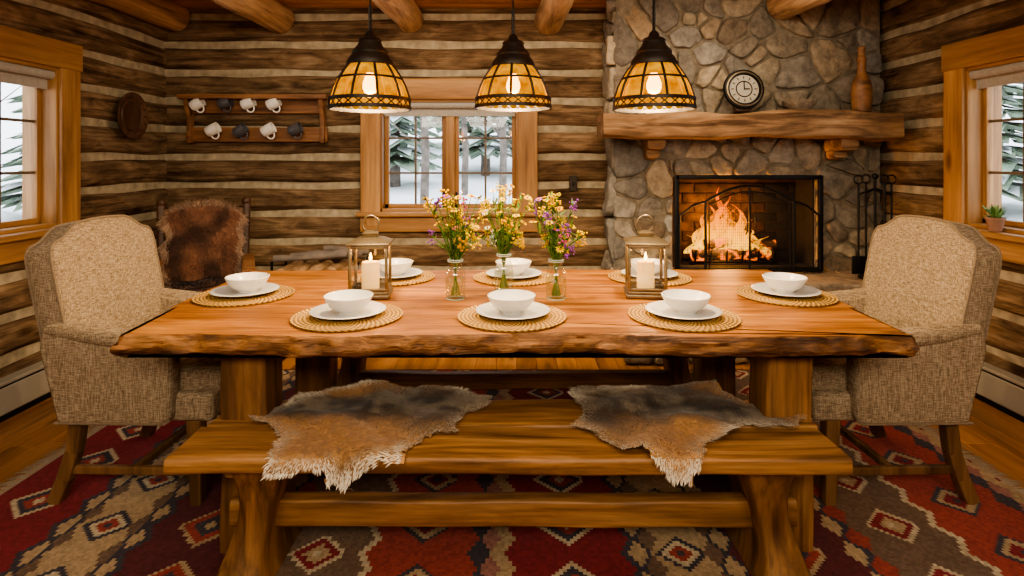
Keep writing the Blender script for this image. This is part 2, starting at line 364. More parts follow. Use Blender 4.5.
        ob=bpy.data.objects.new(s.name,me); sc.collection.objects.link(ob); ob.location=o
        try:
            if any(s.sm): me.set_sharp_from_angle(angle=math.radians(50))
        except Exception: pass
        return ob
def T(x,y,z): return Matrix.Translation((x,y,z))
def RZ(a): return Matrix.Rotation(a,4,'Z')
def RX(a): return Matrix.Rotation(a,4,'X')
def RY(a): return Matrix.Rotation(a,4,'Y')

XW=2.7; YB=4.55; YF=-1.7; ZC=2.49
# ---------------------------------------------------------------- log walls
def log_wall(name,u0,u1,op,M):
    w=Obj(name)
    segs=[(u0,u1,0,ZC+.05)] if not op else [(u0,op[0],0,ZC+.05),(op[1],u1,0,ZC+.05),(op[0],op[1],0,op[2]),(op[0],op[1],op[3],ZC+.05)]
    for a,b,c,d in segs: w.box(((a+b)/2,.08,(c+d)/2),(b-a,.16,d-c),M_chink,bev=0,M=M)
    def log(a,b,z0,z1):
        if b-a<.03 or z1-z0<.02: return
        n=max(2,int((b-a)/.07)); P=11; V=[];F=[]; so=Vector((U(0,99),U(0,99),0)); big=U(-.008,.008)
        for i in range(n+1):
            u=a+(b-a)*i/n
            for k in range(P):
                t=-1+2*k/(P-1)
                dep=.034*(1-abs(t)**4)+(big if abs(t)<.99 else 0)
                z=(z0+z1)/2+(z1-z0)/2*(math.copysign(abs(t)**.85,t))
                q=Vector((u*2.2,z*6,0))+so; d=noise.noise_vector(q)
                q2=Vector((u*7,z*16,5))+so; d2=noise.noise(q2)
                dz=d.y*.016 if z1-z0>.1 else 0
                V.append((u,-(dep+(d.x*.010+d2*.006)*(abs(t)<.99)),z+dz) )
        for i in range(n):
            for k in range(P-1): F.append([i*P+k,(i+1)*P+k,(i+1)*P+k+1,i*P+k+1])
        F.append(list(range(P))); F.append([n*P+k for k in range(P)])
        w.add(V,F,M_log,True,M)
    zc=.034-.218
    while zc<ZC:
        z0=max(zc+.026,.0); z1=min(zc+.192,ZC+.04)
        if op and z1>op[2] and z0<op[3]:
            log(u0,op[0],z0,z1); log(op[1],u1,z0,z1)
            if z0<op[2]: log(op[0],op[1],z0,op[2])
            if z1>op[3]: log(op[0],op[1],op[3],z1)
        else: log(u0,u1,z0,z1)
        zc+=.218
    return w
Mb=T(0,YB,0); Ml=T(-XW,0,0)@RZ(PI/2); Mr=T(XW,0,0)@RZ(-PI/2); Mf=T(0,YF,0)@RZ(PI)
WB=(-1.02,.055,.92,1.79); WS=(2.25,3.42,.93,1.86)
def placed(w,M):
    ob=w.finish(origin=None,recalc=True); ob.matrix_world=M; return ob
placed(log_wall('wall_back',-XW,XW,WB,Matrix()),Mb)
placed(log_wall('wall_left',YF,YB,WS,Matrix()),Ml)
placed(log_wall('wall_right',-YB,-YF,(-WS[1],-WS[0],WS[2],WS[3]),Matrix()),Mr)
placed(log_wall('wall_front',-XW,XW,None,Matrix()),Mf)
# ---------------------------------------------------------------- windows
M_mun=simple('muntin',srgb(110,96,80),.5,nscale=10,namt=.1)
def window(name,u0,u1,z0,z1,M,cw=.15):
    w=Obj(name)
    H=z1-z0; 
    w.beam((u0-cw/2+.01,-.062,z0-.10),(u0-cw/2+.01,-.062,z1),cw,.03,M_pine,.005,.002,upv=(0,1,0))
    w.beam((u1+cw/2-.01,-.062,z0-.10),(u1+cw/2-.01,-.062,z1),cw,.03,M_pine,.005,.002,upv=(0,1,0))
    w.beam((u0-cw,-.064,z1+cw/2),(u1+cw,-.064,z1+cw/2),.034,cw+.01,M_pineX,.005,.002)
    w.beam((u0-cw-.01,-.080,z0-.015),(u1+cw+.01,-.080,z0-.015),.10,.035,M_pineX,.008,.002)
    w.beam((u0-cw+.01,-.062,z0-.09),(u1+cw-.01,-.062,z0-.09),.03,.12,M_pineX,.005,.002)
    for u in (u0+.012,u1-.012): w.box((u,.045,(z0+z1)/2),(.024,.2,H),M_pine,bev=.002)
    for z in (z0+.012,z1-.012): w.box(((u0+u1)/2,.045,z),(u1-u0,.2,.024),M_pineX,bev=.002)
    um=(u0+u1)/2
    w.box((um,.03,(z0+z1)/2),(.07,.06,H),M_pine,bev=.004)
    for a,b in ((u0+.024,um-.035),(um+.035,u1-.024)):
        f=.032; zz0=z0+.024; zz1=z1-.024
        for u in (a+f/2,b-f/2): w.box((u,.05,(z0+z1)/2),(f,.04,zz1-zz0),M_pine,bev=.003)
        for z in (zz0+f/2,zz1-f/2): w.box(((a+b)/2,.05,z),(b-a,.04,f),M_pineX,bev=.003)
        w.box(((a+b)/2,.052,(z0+z1)/2),(.016,.02,zz1-zz0),M_mun,bev=.002)
        for k in (1,2): w.box(((a+b)/2,.052,zz0+(zz1-zz0)*k/3),(b-a,.02,.016),M_mun,bev=.002)
        w.add([(a,.055,zz0),(b,.055,zz0),(b,.055,zz1),(a,.055,zz1)],[[0,1,2,3]],M_glass)
        w.box((b-f/2 if a<um-.1 else a+f/2,.02,zz0+.1),(.015,.03,.05),M_iron,bev=.003)
    w.tube([(u0+.02,-.02,z1-.045),(u1-.02,-.02,z1-.045)],.028,M_blind,12)
    w.box((um,-.004,z1-.09),(u1-u0-.06,.004,.08),M_blind,bev=0)
    ob=w.finish(origin=None); ob.matrix_world=M; return ob
window('window_1',*WB,Mb)
window('window_2',*WS,Ml)
window('window_3',-WS[1],-WS[0],WS[2],WS[3],Mr)
# ---------------------------------------------------------------- floor / ceiling
fl=Obj('floor'); x=-XW; 
while x<XW+.05:
    y=YF-U(0,1)
    while y<YB+.1:
        L=U(1.2,2.2); a=max(y,YF-.1); b=min(y+L,YB+.1)
        if b-a>.01: fl.box((x+.065,(a+b)/2,-.01),(.1285,b-a-.002,.02),M_floor,bev=.0015,seg=1)
        y+=L
    x+=.13
fl.box((0,(YF+YB)/2,-.05),(2*XW+.2,YB-YF+.2,.06),M_matblack,bev=0)
fl.finish(origin=None)
ce=Obj('ceiling'); y=YF
while y<YB:
    ce.box((0,y+.07,ZC+.012),(2*XW,.136,.024),M_ceil,bev=.004,seg=1); y+=.14
ce.box((0,(YF+YB)/2,ZC+.06),(2*XW+.3,YB-YF+.3,.07),M_matblack,bev=0)
ce.finish(origin=None)
for i,(bx,ye) in enumerate(((-2.60,4.5),(-1.80,4.5),(-.80,4.5),(.29,4.5),(1.92,4.16))):
    b=Obj('ceiling_beam'); b.beam((bx,YF,2.405),(bx,ye,2.405),.225,.225,M_beam,.2,.035,n=40,freq=1.8); b.finish(origin=None)
# ---------------------------------------------------------------- chimney & fireplace
CX0=.718; CX1=XW-.05; CY=4.22
FX0,FX1,FZ0,FZ1=1.156,2.180,.545,1.20
def clip(poly,a,b,c):
    out=[]
    for i in range(len(poly)):
        p=poly[i];q=poly[(i+1)%len(poly)]; dp=a*p[0]+b*p[1]-c; dq=a*q[0]+b*q[1]-c
        if dp<=0: out.append(p)
        if (dp<0)!=(dq<0) and abs(dp-dq)>1e-12:
            t=dp/(dp-dq); out.append((p[0]+(q[0]-p[0])*t,p[1]+(q[1]-p[1])*t))
    return out
def area(p): return abs(sum(p[i][0]*p[(i+1)%len(p)][1]-p[(i+1)%len(p)][0]*p[i][1] for i in range(len(p))))/2 if len(p)>2 else 0
def cent(p): return (sum(a[0] for a in p)/len(p),sum(a[1] for a in p)/len(p))
def stones(o,u0,u1,z0,z1,n,hole,M,seed,mat=None,th=.045,sx=1.0):
    rnd=random.Random(seed); mat=mat or M_stone
    P=[(rnd.uniform(u0,u1),rnd.uniform(z0,z1)) for _ in range(n)]
    for it in range(2):
        cells=[]
        for i,p in enumerate(P):
            poly=[(u0,z0),(u1,z0),(u1,z1),(u0,z1)]
            for j,q in enumerate(P):
                if i==j: continue
                a=(q[0]-p[0]);b=(q[1]-p[1])*sx; c=(q[0]**2-p[0]**2+sx*(q[1]**2-p[1]**2))/2
                poly=clip(poly,a,b,c)
                if len(poly)<3: break
            cells.append(poly)
        if it<1: P=[( p[0]*.7+cent(c)[0]*.3,p[1]*.7+cent(c)[1]*.3) if len(c)>2 else p for p,c in zip(P,cells)]
    pieces=[]
    for c in cells:
        if len(c)<3: continue
        if hole:
            hx0,hx1,hz0,hz1=hole
            L=clip(c,1,0,hx0); Rr=clip(c,-1,0,-hx1); mid=clip(clip(c,-1,0,-hx0),1,0,hx1)
            top=clip(mid,0,-1,-hz1) if len(mid)>2 else []
            bot=clip(mid,0,1,hz0) if len(mid)>2 else []
            if area(mid)<1e-6 or (area(top)>area(mid)*.98): pieces.append(c); continue
            for q in (L,Rr,top,bot):
                if len(q)>2: pieces.append(q)
        else: pieces.append(c)
    for c in pieces:
        if area(c)<.0012: continue
        ins=.0085
        q=c
        m=len(q); ar=sum(q[i][0]*q[(i+1)%m][1]-q[(i+1)%m][0]*q[i][1] for i in range(m))
        if ar<0: q=q[::-1]
        base=list(q)
        for i in range(m):
            p0=q[i];p1=q[(i+1)%m]; dx=p1[0]-p0[0];dy=p1[1]-p0[1]; l=math.hypot(dx,dy)
            if l<1e-6: continue
            nx,ny=dy/l,-dx/l
            base=clip(base,nx,ny,nx*p0[0]+ny*p0[1]-ins)
            if len(base)<3: break
        if len(base)<3 or area(base)<.0008: continue
        for w_ in (.12,.22):
            nb=[]
            for i in range(len(base)):
                p0=base[i];p1=base[(i+1)%len(base)]
                nb.append((p0[0]*(1-w_)+p1[0]*w_,p0[1]*(1-w_)+p1[1]*w_)); nb.append((p0[0]*w_+p1[0]*(1-w_),p0[1]*w_+p1[1]*(1-w_)))
            base=nb
        Ls=[0]
        for i in range(len(base)): Ls.append(Ls[-1]+math.dist(base[i],base[(i+1)%len(base)]))
        K=32; rs=[]
        for k in range(K):
            d=Ls[-1]*k/K; i=max(j for j in range(len(base)) if Ls[j]<=d+1e-9); t=(d-Ls[i])/max(1e-9,Ls[i+1]-Ls[i]); p0=base[i];p1=base[(i+1)%len(base)]
            rs.append((p0[0]+(p1[0]-p0[0])*t,p0[1]+(p1[1]-p0[1])*t))
        cx,cz=cent(rs); h=th*rnd.uniform(.7,1.35); tx=rnd.uniform(-.16,.16); tz=rnd.uniform(-.16,.16); so=Vector((rnd.uniform(0,90),rnd.uniform(0,90),0))
        V=[];F=[]
        lv=[(1,0),(1.0,.6),(.965,.88),(.9,.98),(.6,1.0),(.3,1.0)]
        for sc_,hh in lv:
            for (a,b) in rs:
                x_=cx+(a-cx)*sc_; z_=cz+(b-cz)*sc_
                nn=noise.noise(Vector((x_*9,z_*9,0))+so)*.018+noise.noise(Vector((x_*25,z_*25,3))+so)*.008
                y_=-h*hh-(tx*(x_-cx)+tz*(z_-cz)+nn)*(hh>0)
                e=noise.noise(Vector((a*14,b*14,7))+so)*.011*(sc_>.8)
                V.append((x_+e,y_,z_+e))
        V.append((cx,-h-noise.noise(Vector((cx*9,cz*9,0))+so)*.018,cz))
        for j in range(len(lv)-1):
            for i in range(K): F.append([j*K+i,j*K+(i+1)%K,(j+1)*K+(i+1)%K,(j+1)*K+i])
        for i in range(K): F.append([(len(lv)-1)*K+i,(len(lv)-1)*K+(i+1)%K,len(lv)*K])
        o.add(V,F,mat,True,M)
ch=Obj('stone_fireplace')
def bx(o,x0,x1,y0,y1,z0,z1,mat,bev=0,M=None): o.box(((x0+x1)/2,(y0+y1)/2,(z0+z1)/2),(x1-x0,y1-y0,z1-z0),mat,bev=bev,M=M)
MY=CY-.006
bx(ch,CX0+.03,FX0,MY,YB-.06,0,ZC,M_mortar); bx(ch,FX1,CX1,MY,YB-.06,0,ZC,M_mortar)
bx(ch,FX0,FX1,MY,YB-.06,FZ1,ZC,M_mortar); bx(ch,FX0,FX1,MY,YB-.06,0,FZ0,M_mortar)
stones(ch,CX0+.005,CX1,.0,ZC,142,(FX0,FX1,FZ0-.02,FZ1),T(0,CY+.012,0),14,sx=1.3)
stones(ch,-(YB-.06),-(CY-.02),.0,ZC,20,None,T(CX0+.03,0,0)@RZ(-PI/2),5)
bx(ch,FX0,FX1,YB-.07,YB-.062,FZ0,FZ1,M_brick); bx(ch,FX0,FX0+.012,CY,YB-.06,FZ0,FZ1,M_brick); bx(ch,FX1-.012,FX1,CY,YB-.06,FZ0,FZ1,M_matblack); bx(ch,FX0,FX1,CY,YB-.06,FZ0-.01,FZ0+.006,M_matblack)
for r in range(9):
    for c in range(6):
        x0=FX0+.02+c*.18+(r%2)*.09-.05; z0=FZ0+.01+r*.074
        x1=min(x0+.17,FX1-.02); x0=max(x0,FX0+.015)
        if x1-x0>.03 and z0+.066<FZ1: bx(ch,x0,x1,YB-.08,YB-.066,z0,z0+.066,M_brick if c<4 else M_matblack,.003)  # right-hand bricks near-black, the others brown
HY=3.74; HZ=.525
bx(ch,CX0+.03,CX1,HY+.05,CY+.012,0,HZ-.07,M_mortar)
stones(ch,CX0+.0,CX1,.0,HZ-.075,30,None,T(0,HY+.05,0),21,th=.045)
x=CX0-.04
while x<CX1-.05:
    w_=min(U(.4,.62),CX1-x); 
    if CX1-(x+w_)<.25: w_=CX1-x
    ch.beam((x+.003,(HY+CY-.04)/2-.01,HZ-.035),(x+w_-.003,(HY+CY-.04)/2-.01,HZ-.035),CY-.06-HY+.04,.07,M_slab,.012,.012,n=8); x+=w_
ch.finish(origin=None)
mt=Obj('fireplace_mantel')
mt.beam((.60,4.0,1.553),(2.58,4.0,1.553),.29,.165,M_mantel,.016,.034,n=40,freq=2.6)
for bx_ in (.98,2.28):
    mt.beam((bx_,4.15,1.42),(bx_,3.95,1.44),.12,.09,M_mantel,.02,.012,n=6)
    mt.beam((bx_,4.15,1.36),(bx_,4.06,1.37),.09,.07,M_mantel,.02,.012,n=4)
mt.finish()
# fire
fr=Obj('fireplace_fire')
fx,fy,fz=1.60,4.36,FZ0+.075
random.seed(3)
tongues=[(0,.34,.055),(-.07,.44,.055),(.06,.38,.05),(-.15,.32,.05),(.14,.26,.045),(-.02,.50,.045),(.2,.2,.04),(-.22,.2,.04),(.03,.28,.07),(-.1,.26,.07),(.1,.22,.06),(-.29,.14,.035),(.28,.14,.035),(.02,.44,.035),(-.12,.40,.035),(.1,.36,.035),(-.19,.28,.05),(.18,.18,.05)]
for dx,h,r in tongues:
    n=18; V=[];F=[]; sg=10; ph=U(0,6); yy=U(-.05,.05)
    for j in range(n+1):
        t=j/n; rr=r*(math.sin(PI*min(1,t*.9+.12))**.8)*(1-t)**.6*1.25+.001
        ox=dx+.06*t*math.sin(ph+t*6)*(.4+t)-dx*.25*t; oy=yy+.02*math.sin(ph*2+t*6)
        for k in range(sg):
            a=2*PI*k/sg; V.append((fx+ox+rr*math.cos(a)*(1+.25*math.sin(3*a+ph+t*5)),fy+oy+rr*.6*math.sin(a),fz+h*t))
    for j in range(n):
        for k in range(sg): F.append([j*sg+k,j*sg+(k+1)%sg,(j+1)*sg+(k+1)%sg,(j+1)*sg+k])
    fr.add(V,F,M_fire,True)
fr.finish(origin=(fx,fy,fz))
lg=Obj('burning_logs')
for (a,b,r) in (((1.33,4.32,.62),(1.92,4.34,.63),.09),((1.36,4.42,.62),(1.9,4.41,.62),.09),((1.42,4.34,.70),(1.82,4.41,.71),.08),((1.5,4.42,.68),(1.95,4.33,.70),.07)):
    lg.beam(a,b,r,r,M_ember,.2,.02,n=10,freq=8)
lg.tube([(1.3,4.3,.57),(1.95,4.3,.57)],.009,M_iron); lg.tube([(1.3,4.45,.57),(1.95,4.45,.57)],.009,M_iron)
for k in range(6): x=1.34+k*.115; lg.tube([(x,4.45,.57),(x,4.28,.57),(x,4.265,.66)],.008,M_iron)
for x in (1.34,1.9):
    for y in (4.3,4.44): lg.tube([(x,y,.57),(x,y,.552)],.008,M_iron)
lg.finish()
scn=Obj('fireplace_screen'); ys=4.125
zb,zt=FZ0-.012,FZ1+.012
for x in (FX0+.005,FX1-.005): bx(scn,x-.016,x+.016,ys-.012,ys+.012,zb,zt,M_iron,.003)
for z in (zb+.014,zt-.014): bx(scn,FX0,FX1,ys-.012,ys+.012,z-.016,z+.016,M_iron,.003)
cx=(FX0+FX1)/2
def arc(x0,x1,z0,h,n=16): return [(x0+(x1-x0)*i/n,ys-.022,z0+h*math.sin(PI*i/n)) for i in range(n+1)]
scn.tube([(cx-.31,ys-.022,zb)]+arc(cx-.31,cx+.31,1.03,.11)+[(cx+.31,ys-.022,zb)],.010,M_iron)
scn.tube([(cx-.285,ys-.022,zb)]+arc(cx-.285,cx+.285,1.0,.10)+[(cx+.285,ys-.022,zb)],.005,M_iron)
scn.tube([(cx,ys-.022,zb),(cx,ys-.022,1.13)],.008,M_iron)
for sgn in (-1,1):
    scn.tube([(cx+sgn*.31,ys-.022,1.03),(cx+sgn*.4,ys-.02,1.0),(cx+sgn*.49,ys-.018,.93),(cx+sgn*.495,ys-.018,zb)],.008,M_iron)
    scn.tube([(cx+sgn*.03,ys-.03,.80),(cx+sgn*.03,ys-.05,.82),(cx+sgn*.03,ys-.05,.90),(cx+sgn*.03,ys-.03,.92)],.005,M_iron,6)
for k in range(1,42):
    x=cx-.30+.6*k/42; zt_=1.03+.11*math.sin(PI*k/42); scn.tube([(x,ys-.021,zb),(x,ys-.021,zt_)],.0009,M_iron,3)
for k in range(1,26):
    z=zb+.02*k; scn.tube([(cx-.30,ys-.021,z),(cx+.30,ys-.021,z)],.0009,M_iron,3)
scn.box((cx,ys-.02,zb+.012),(1.0,.03,.02),M_iron)
scn.finish()
ck=Obj('mantel_clock'); CZ=1.805; Mc=T(1.59,4.02,CZ)@RX(PI/2-.14)
ck.lathe([(0,-.02),(.125,-.02),(.14,0),(.135,.02),(.105,.028),(.1,.015)],M_iron,M=Mc,seg=40)
ck.lathe([(.124,.0235),(.119,.027),(.114,.0265)],M_brass,M=Mc,seg=40)
ck.lathe([(0,.012),(.102,.012)],M_face,M=Mc,seg=40); ck.lathe([(.05,.014),(.054,.016),(.058,.014)],M_bronze,M=Mc)
for k in range(12):
    a=k*PI/6; ck.box((.08*math.cos(a),.08*math.sin(a),.015),(.018,.005,.003),M_iron,(0,0,a),0,M=Mc)
ck.box((0,.025,.018),(.006,.06,.003),M_iron,bev=0,M=Mc); ck.box((.018,0,.018),(.04,.006,.003),M_iron,bev=0,M=Mc)
ck.box((0,.02,-.142),(.1,.07,.02),M_dark,M=T(1.59,4.02,CZ)); ck.finish()
bw=Obj('stone_bowl'); bw.lathe([(0,.0),(.05,0),(.055,.01),(.10,.045),(.115,.075),(.108,.078),(.09,.05),(.0,.02)],M_slab,(1.98,4.03,1.652)); bw.finish()
cv=Obj('carved_wooden_bottle')
cv.lathe([(0,0),(.058,0),(.062,.015),(.058,.03),(.064,.06),(.066,.13),(.060,.19),(.046,.225),(.034,.245),(.028,.27),(.026,.34),(.032,.35),(.032,.365),(.024,.375),(.02,.41),(.026,.42),(.024,.44),(0,.45)],M_rack,(2.39,4.0,1.652),24)
cv.finish()
ft=Obj('fireplace_tool_set'); tx,ty=2.42,3.90; z0=HZ+.005
ft.lathe([(0,0),(.10,0),(.10,.012),(.03,.02),(.012,.03)],M_iron,(tx,ty,z0)); ft.tube([(tx,ty,z0),(tx,ty,z0+.66)],.009,M_iron)
ft.ball((tx,ty,z0+.68),.022,M_iron); ft.tube([(tx-.11,ty,z0+.56),(tx,ty,z0+.6),(tx+.11,ty,z0+.56)],.007,M_iron)
ft.tube([(tx,ty-.1,z0+.56),(tx,ty,z0+.6),(tx,ty+.1,z0+.56)],.007,M_iron)
for dx,dy,k in ((-.11,0,0),(.11,0,1),(0,-.1,2),(0,.1,3)):
    ft.tube([(tx+dx,ty+dy,z0+.64),(tx+dx,ty+dy,z0+.10)],.007,M_iron)
    ft.tube([(tx+dx+.03*math.cos(a*.5),ty+dy,z0+.66+.03*math.sin(a*.5)) for a in range(13)],.005,M_iron,6)
    if k==0: ft.box((tx+dx,ty+dy,z0+.09),(.09,.01,.12),M_iron)
    if k==1: ft.box((tx+dx,ty+dy,z0+.09),(.07,.03,.12),M_dark,bev=.01)
    if k==2: ft.tube([(tx+dx,ty+dy,z0+.1),(tx+dx,ty+dy,z0+.03)],[.007,.002],M_iron); ft.tube([(tx+dx,ty+dy,z0+.1),(tx+dx+.05,ty+dy,z0+.08)],[.006,.003],M_iron)
    if k==3: ft.tube([(tx+dx-.02,ty+dy,z0+.1),(tx+dx-.03,ty+dy,z0+.03)],.006,M_iron)
ft.finish()
sw=Obj('light_switch'); bx(sw,.44,.50,YB-.066,YB-.05,1.08,1.20,M_bronze,.004); bx(sw,.463,.477,YB-.078,YB-.06,1.125,1.155,M_iron,.002); sw.finish()
for sgn,nm,y0,y1 in ((-1,'baseboard_left',-1.4,3.4),(1,'baseboard_right',-1.4,3.6)):
    h=Obj(nm); x=sgn*(XW-.10)
    bx(h,x-.035,x+.035,y0,y1,.03,.17,M_heater,.008); bx(h,x-.03-(.012 if sgn>0 else -.0),x+.03+(.012 if sgn<0 else 0),y0,y1,.18,.2,M_heater,.006); bx(h,x-.03,x+.03,y0+.02,y1-.02,0,.19,M_iron,0)
    for yy in (y0,y1): bx(h,x-.042,x+.042,yy-.02,yy+.02,0,.205,M_heater,.006)
    h.finish()
# ---------------------------------------------------------------- rug
def rug():
    cell=.0125; X0,X1,Y0,Y1=-2.0,2.0,-.6,3.66
    nx=int((X1-X0)/cell); ny=int((Y1-Y0)/cell)
    C=dict(m=srgb(136,46,48),d=srgb(100,46,48),k=srgb(72,66,72),t=srgb(184,156,118),o=srgb(140,118,92),r=srgb(162,72,58),p=srgb(164,114,100),c=srgb(204,184,150),b=srgb(122,98,78),g=srgb(182,134,80))
    cyc=[('P',.09,'m'),('D',.22,'m','c','k','r'),('P',.08,'m'),('P',.02,'k'),('Z',.07,'t','b'),('D',.18,'t','k','c','r'),('Z',.07,'b','t'),('P',.02,'k'),('P',.07,'d'),('D',.24,'d','t','r','k'),('P',.07,'d'),('Z',.09,'t','r'),('P',.05,'b'),('D',.20,'b','c','m','t'),('P',.05,'b'),('P',.025,'c'),('P',.07,'r'),('D',.20,'r','k','t','m'),('P',.07,'r'),('Z',.08,'k','p'),('P',.05,'t')]
    xs=X0+(np.arange(nx)+.5)*cell; ys_=Y0+(np.arange(ny)+.5)*cell
    col=np.zeros((nx,ny,3)); xx=X0; bi=0; edges=[]
    while xx<X1+.3:
        b=cyc[bi%len(cyc)]; edges.append((xx,xx+b[1],b)); xx+=b[1]; bi+=1
    wob=lambda y:.038*np.abs(((y/.15)%1)*2-1)
    for i,x in enumerate(xs):
        xe=x+np.round(wob(ys_)/cell)*cell
        for (a,b_,b) in edges:
            msk=(xe>=a)&(xe<b_)
            if not msk.any(): continue
            u=((xe-a)/(b_-a))*2-1; w=b_-a
            us=((x-a+.02)/(b_-a))*2-1
            if b[0]=='P': c=np.tile(C[b[2]],(ny,1))
            elif b[0]=='D':
                P=.30; v=np.abs((((ys_-.15*(int(a*7)%2))/P+.5)%1)*2-1)*(P/w); d=np.abs(us)+v
                c=np.tile(C[b[2]],(ny,1)); c[d<1.0]=C[b[3]]; c[d<.80]=C[b[4]]; c[d<.50]=C[b[5]]; c[d<.22]=C[b[3]]
            else:
                P=.15; v=np.abs(((ys_/P)%1)*2-1)*2-1; c=np.tile(C[b[2]],(ny,1)); c[u>v]=C[b[3]]
                c[np.abs(u-v)<.2]=C['k']
            col[i][msk]=c[msk]
    rs=np.random.RandomState(2)
    big=np.array([[noise.noise(Vector((i*.02,j*.05,0))) for j in range(ny)] for i in range(nx)])
    col*= (1+ .35*big+rs.uniform(-.18,.18,(nx,ny)))[:,:,None]
    col=np.clip(col,0,1)
    me=bpy.data.meshes.new('kilim_rug')
    gx,gy=np.meshgrid(X0+np.arange(nx+1)*cell,Y0+np.arange(ny+1)*cell,indexing='ij')
    V=np.stack([gx.ravel(),gy.ravel(),np.full(gx.size,.009)],1)
    I=np.arange(nx)[:,None]*(ny+1)+np.arange(ny)[None,:]
    F=np.stack([I,I+(ny+1),I+(ny+1)+1,I+1],2).reshape(-1,4)
    cols=col.reshape(-1,3)
    V=V.tolist();F=F.tolist();CL=cols.tolist()
    for sgn in (-1,1):
        y=Y0
        while y<Y1:
            x0=sgn*2.0; l=U(.06,.095); dy=U(-.02,.02); o=len(V)
            V+= [(x0,y,.009),(x0,y+.009,.009),(x0+sgn*l*.5,y+.010+dy*.4,.010),(x0+sgn*l*.5,y+.001+dy*.4,.010),(x0+sgn*l,y+.006+dy,.003),(x0+sgn*l,y+.002+dy,.003)]
            F+= [[o,o+1,o+2,o+3],[o+3,o+2,o+4,o+5]]; CL+= [srgb(190,176,150)]*2; y+=.013
    o=len(V); V+=[(X0,Y0,0),(X1,Y0,0),(X1,Y1,0),(X0,Y1,0),(X0,Y0,.009),(X1,Y0,.009),(X1,Y1,.009),(X0,Y1,.009)]
    F+=[[o,o+1,o+5,o+4],[o+1,o+2,o+6,o+5],[o+2,o+3,o+7,o+6],[o+3,o,o+4,o+7],[o+3,o+2,o+1,o]]; CL+=[srgb(90,30,30)]*5
    me.from_pydata(V,[],F); me.materials.append(M_rug)
    at=me.color_attributes.new('Col','FLOAT_COLOR','CORNER')
    c=np.ones((len(F)*4,4)); c[:,:3]=np.repeat(np.array(CL),4,axis=0); at.data.foreach_set('color',c.ravel())
    ob=bpy.data.objects.new('kilim_rug',me); sc.collection.objects.link(ob)
rug()
RZ0=.0095
# ---------------------------------------------------------------- dining table
random.seed(12)
TT=.76; TB=.69
tb=Obj('dining_table')
def wav(x,s,a=.012): return a*noise.noise(Vector((x*2.2,s,0)))*1.6+a*.6*noise.noise(Vector((x*9,s,4)))+a*.3*noise.noise(Vector((x*24,s,4)))
def board(y0,y1,wf,wb,xl,xr):
    n=190; pts=[]
    for i in range(n+1):
        x=xl[0]+(xr[0]-xl[0])*i/n; pts.append((x,y0+(wav(x,1.3,.026) if wf else 0)))
    m=10
    for i in range(1,m): t=i/m; pts.append((xr[0]+(xr[1]-xr[0])*t+wav(y0+(y1-y0)*t,8.1,.01),y0+(y1-y0)*t))
    for i in range(n+1):
        x=xr[1]+(xl[1]-xr[1])*i/n; pts.append((x,y1+(wav(x,5.7,.02) if wb else 0)))
    for i in range(1,m): t=i/m; pts.append((xl[1]+(xl[0]-xl[1])*t+wav(y1-(y1-y0)*t,3.1,.01),y1-(y1-y0)*t))
    if wf or wb: rings=[(TB,.032),(TB+.008,.014),(TB+.018,.003),(TB+.030,.0),(TB+.042,.004),(TB+.054,.010),(TT-.006,.014),(TT,.02)] if wf else [(TB,.01),(TB+.01,.0),(TT-.006,.0),(TT,.006)]
    else: rings=[(TB,.003),(TT-.002,.0),(TT,.0015)]
    tb.outline(pts,rings,M_tedge if wf else M_table,capmat=M_table,jit=.02 if wf else 0)
board(1.85,2.235,True,False,(-1.265,-1.295),(1.29,1.30))
board(2.218,2.60,False,False,(-1.295,-1.31),(1.30,1.32))
board(2.602,2.985,False,True,(-1.31,-1.32),(1.32,1.31))
for sx in (-1,1):
    x=sx*.90+(.03 if sx>0 else 0)
    for yy in (2.03,2.70): tb.beam((x,yy,RZ0),(x,yy,TB),.155,.155,M_legw,.012,.010,n=12,upv=(0,1,0))
    tb.beam((x,2.03,.63),(x,2.70,.63),.11,.11,M_legw,.01,.004); tb.beam((x,2.03,.16),(x,2.70,.16),.09,.10,M_legw,.01,.004)
tb.finish()
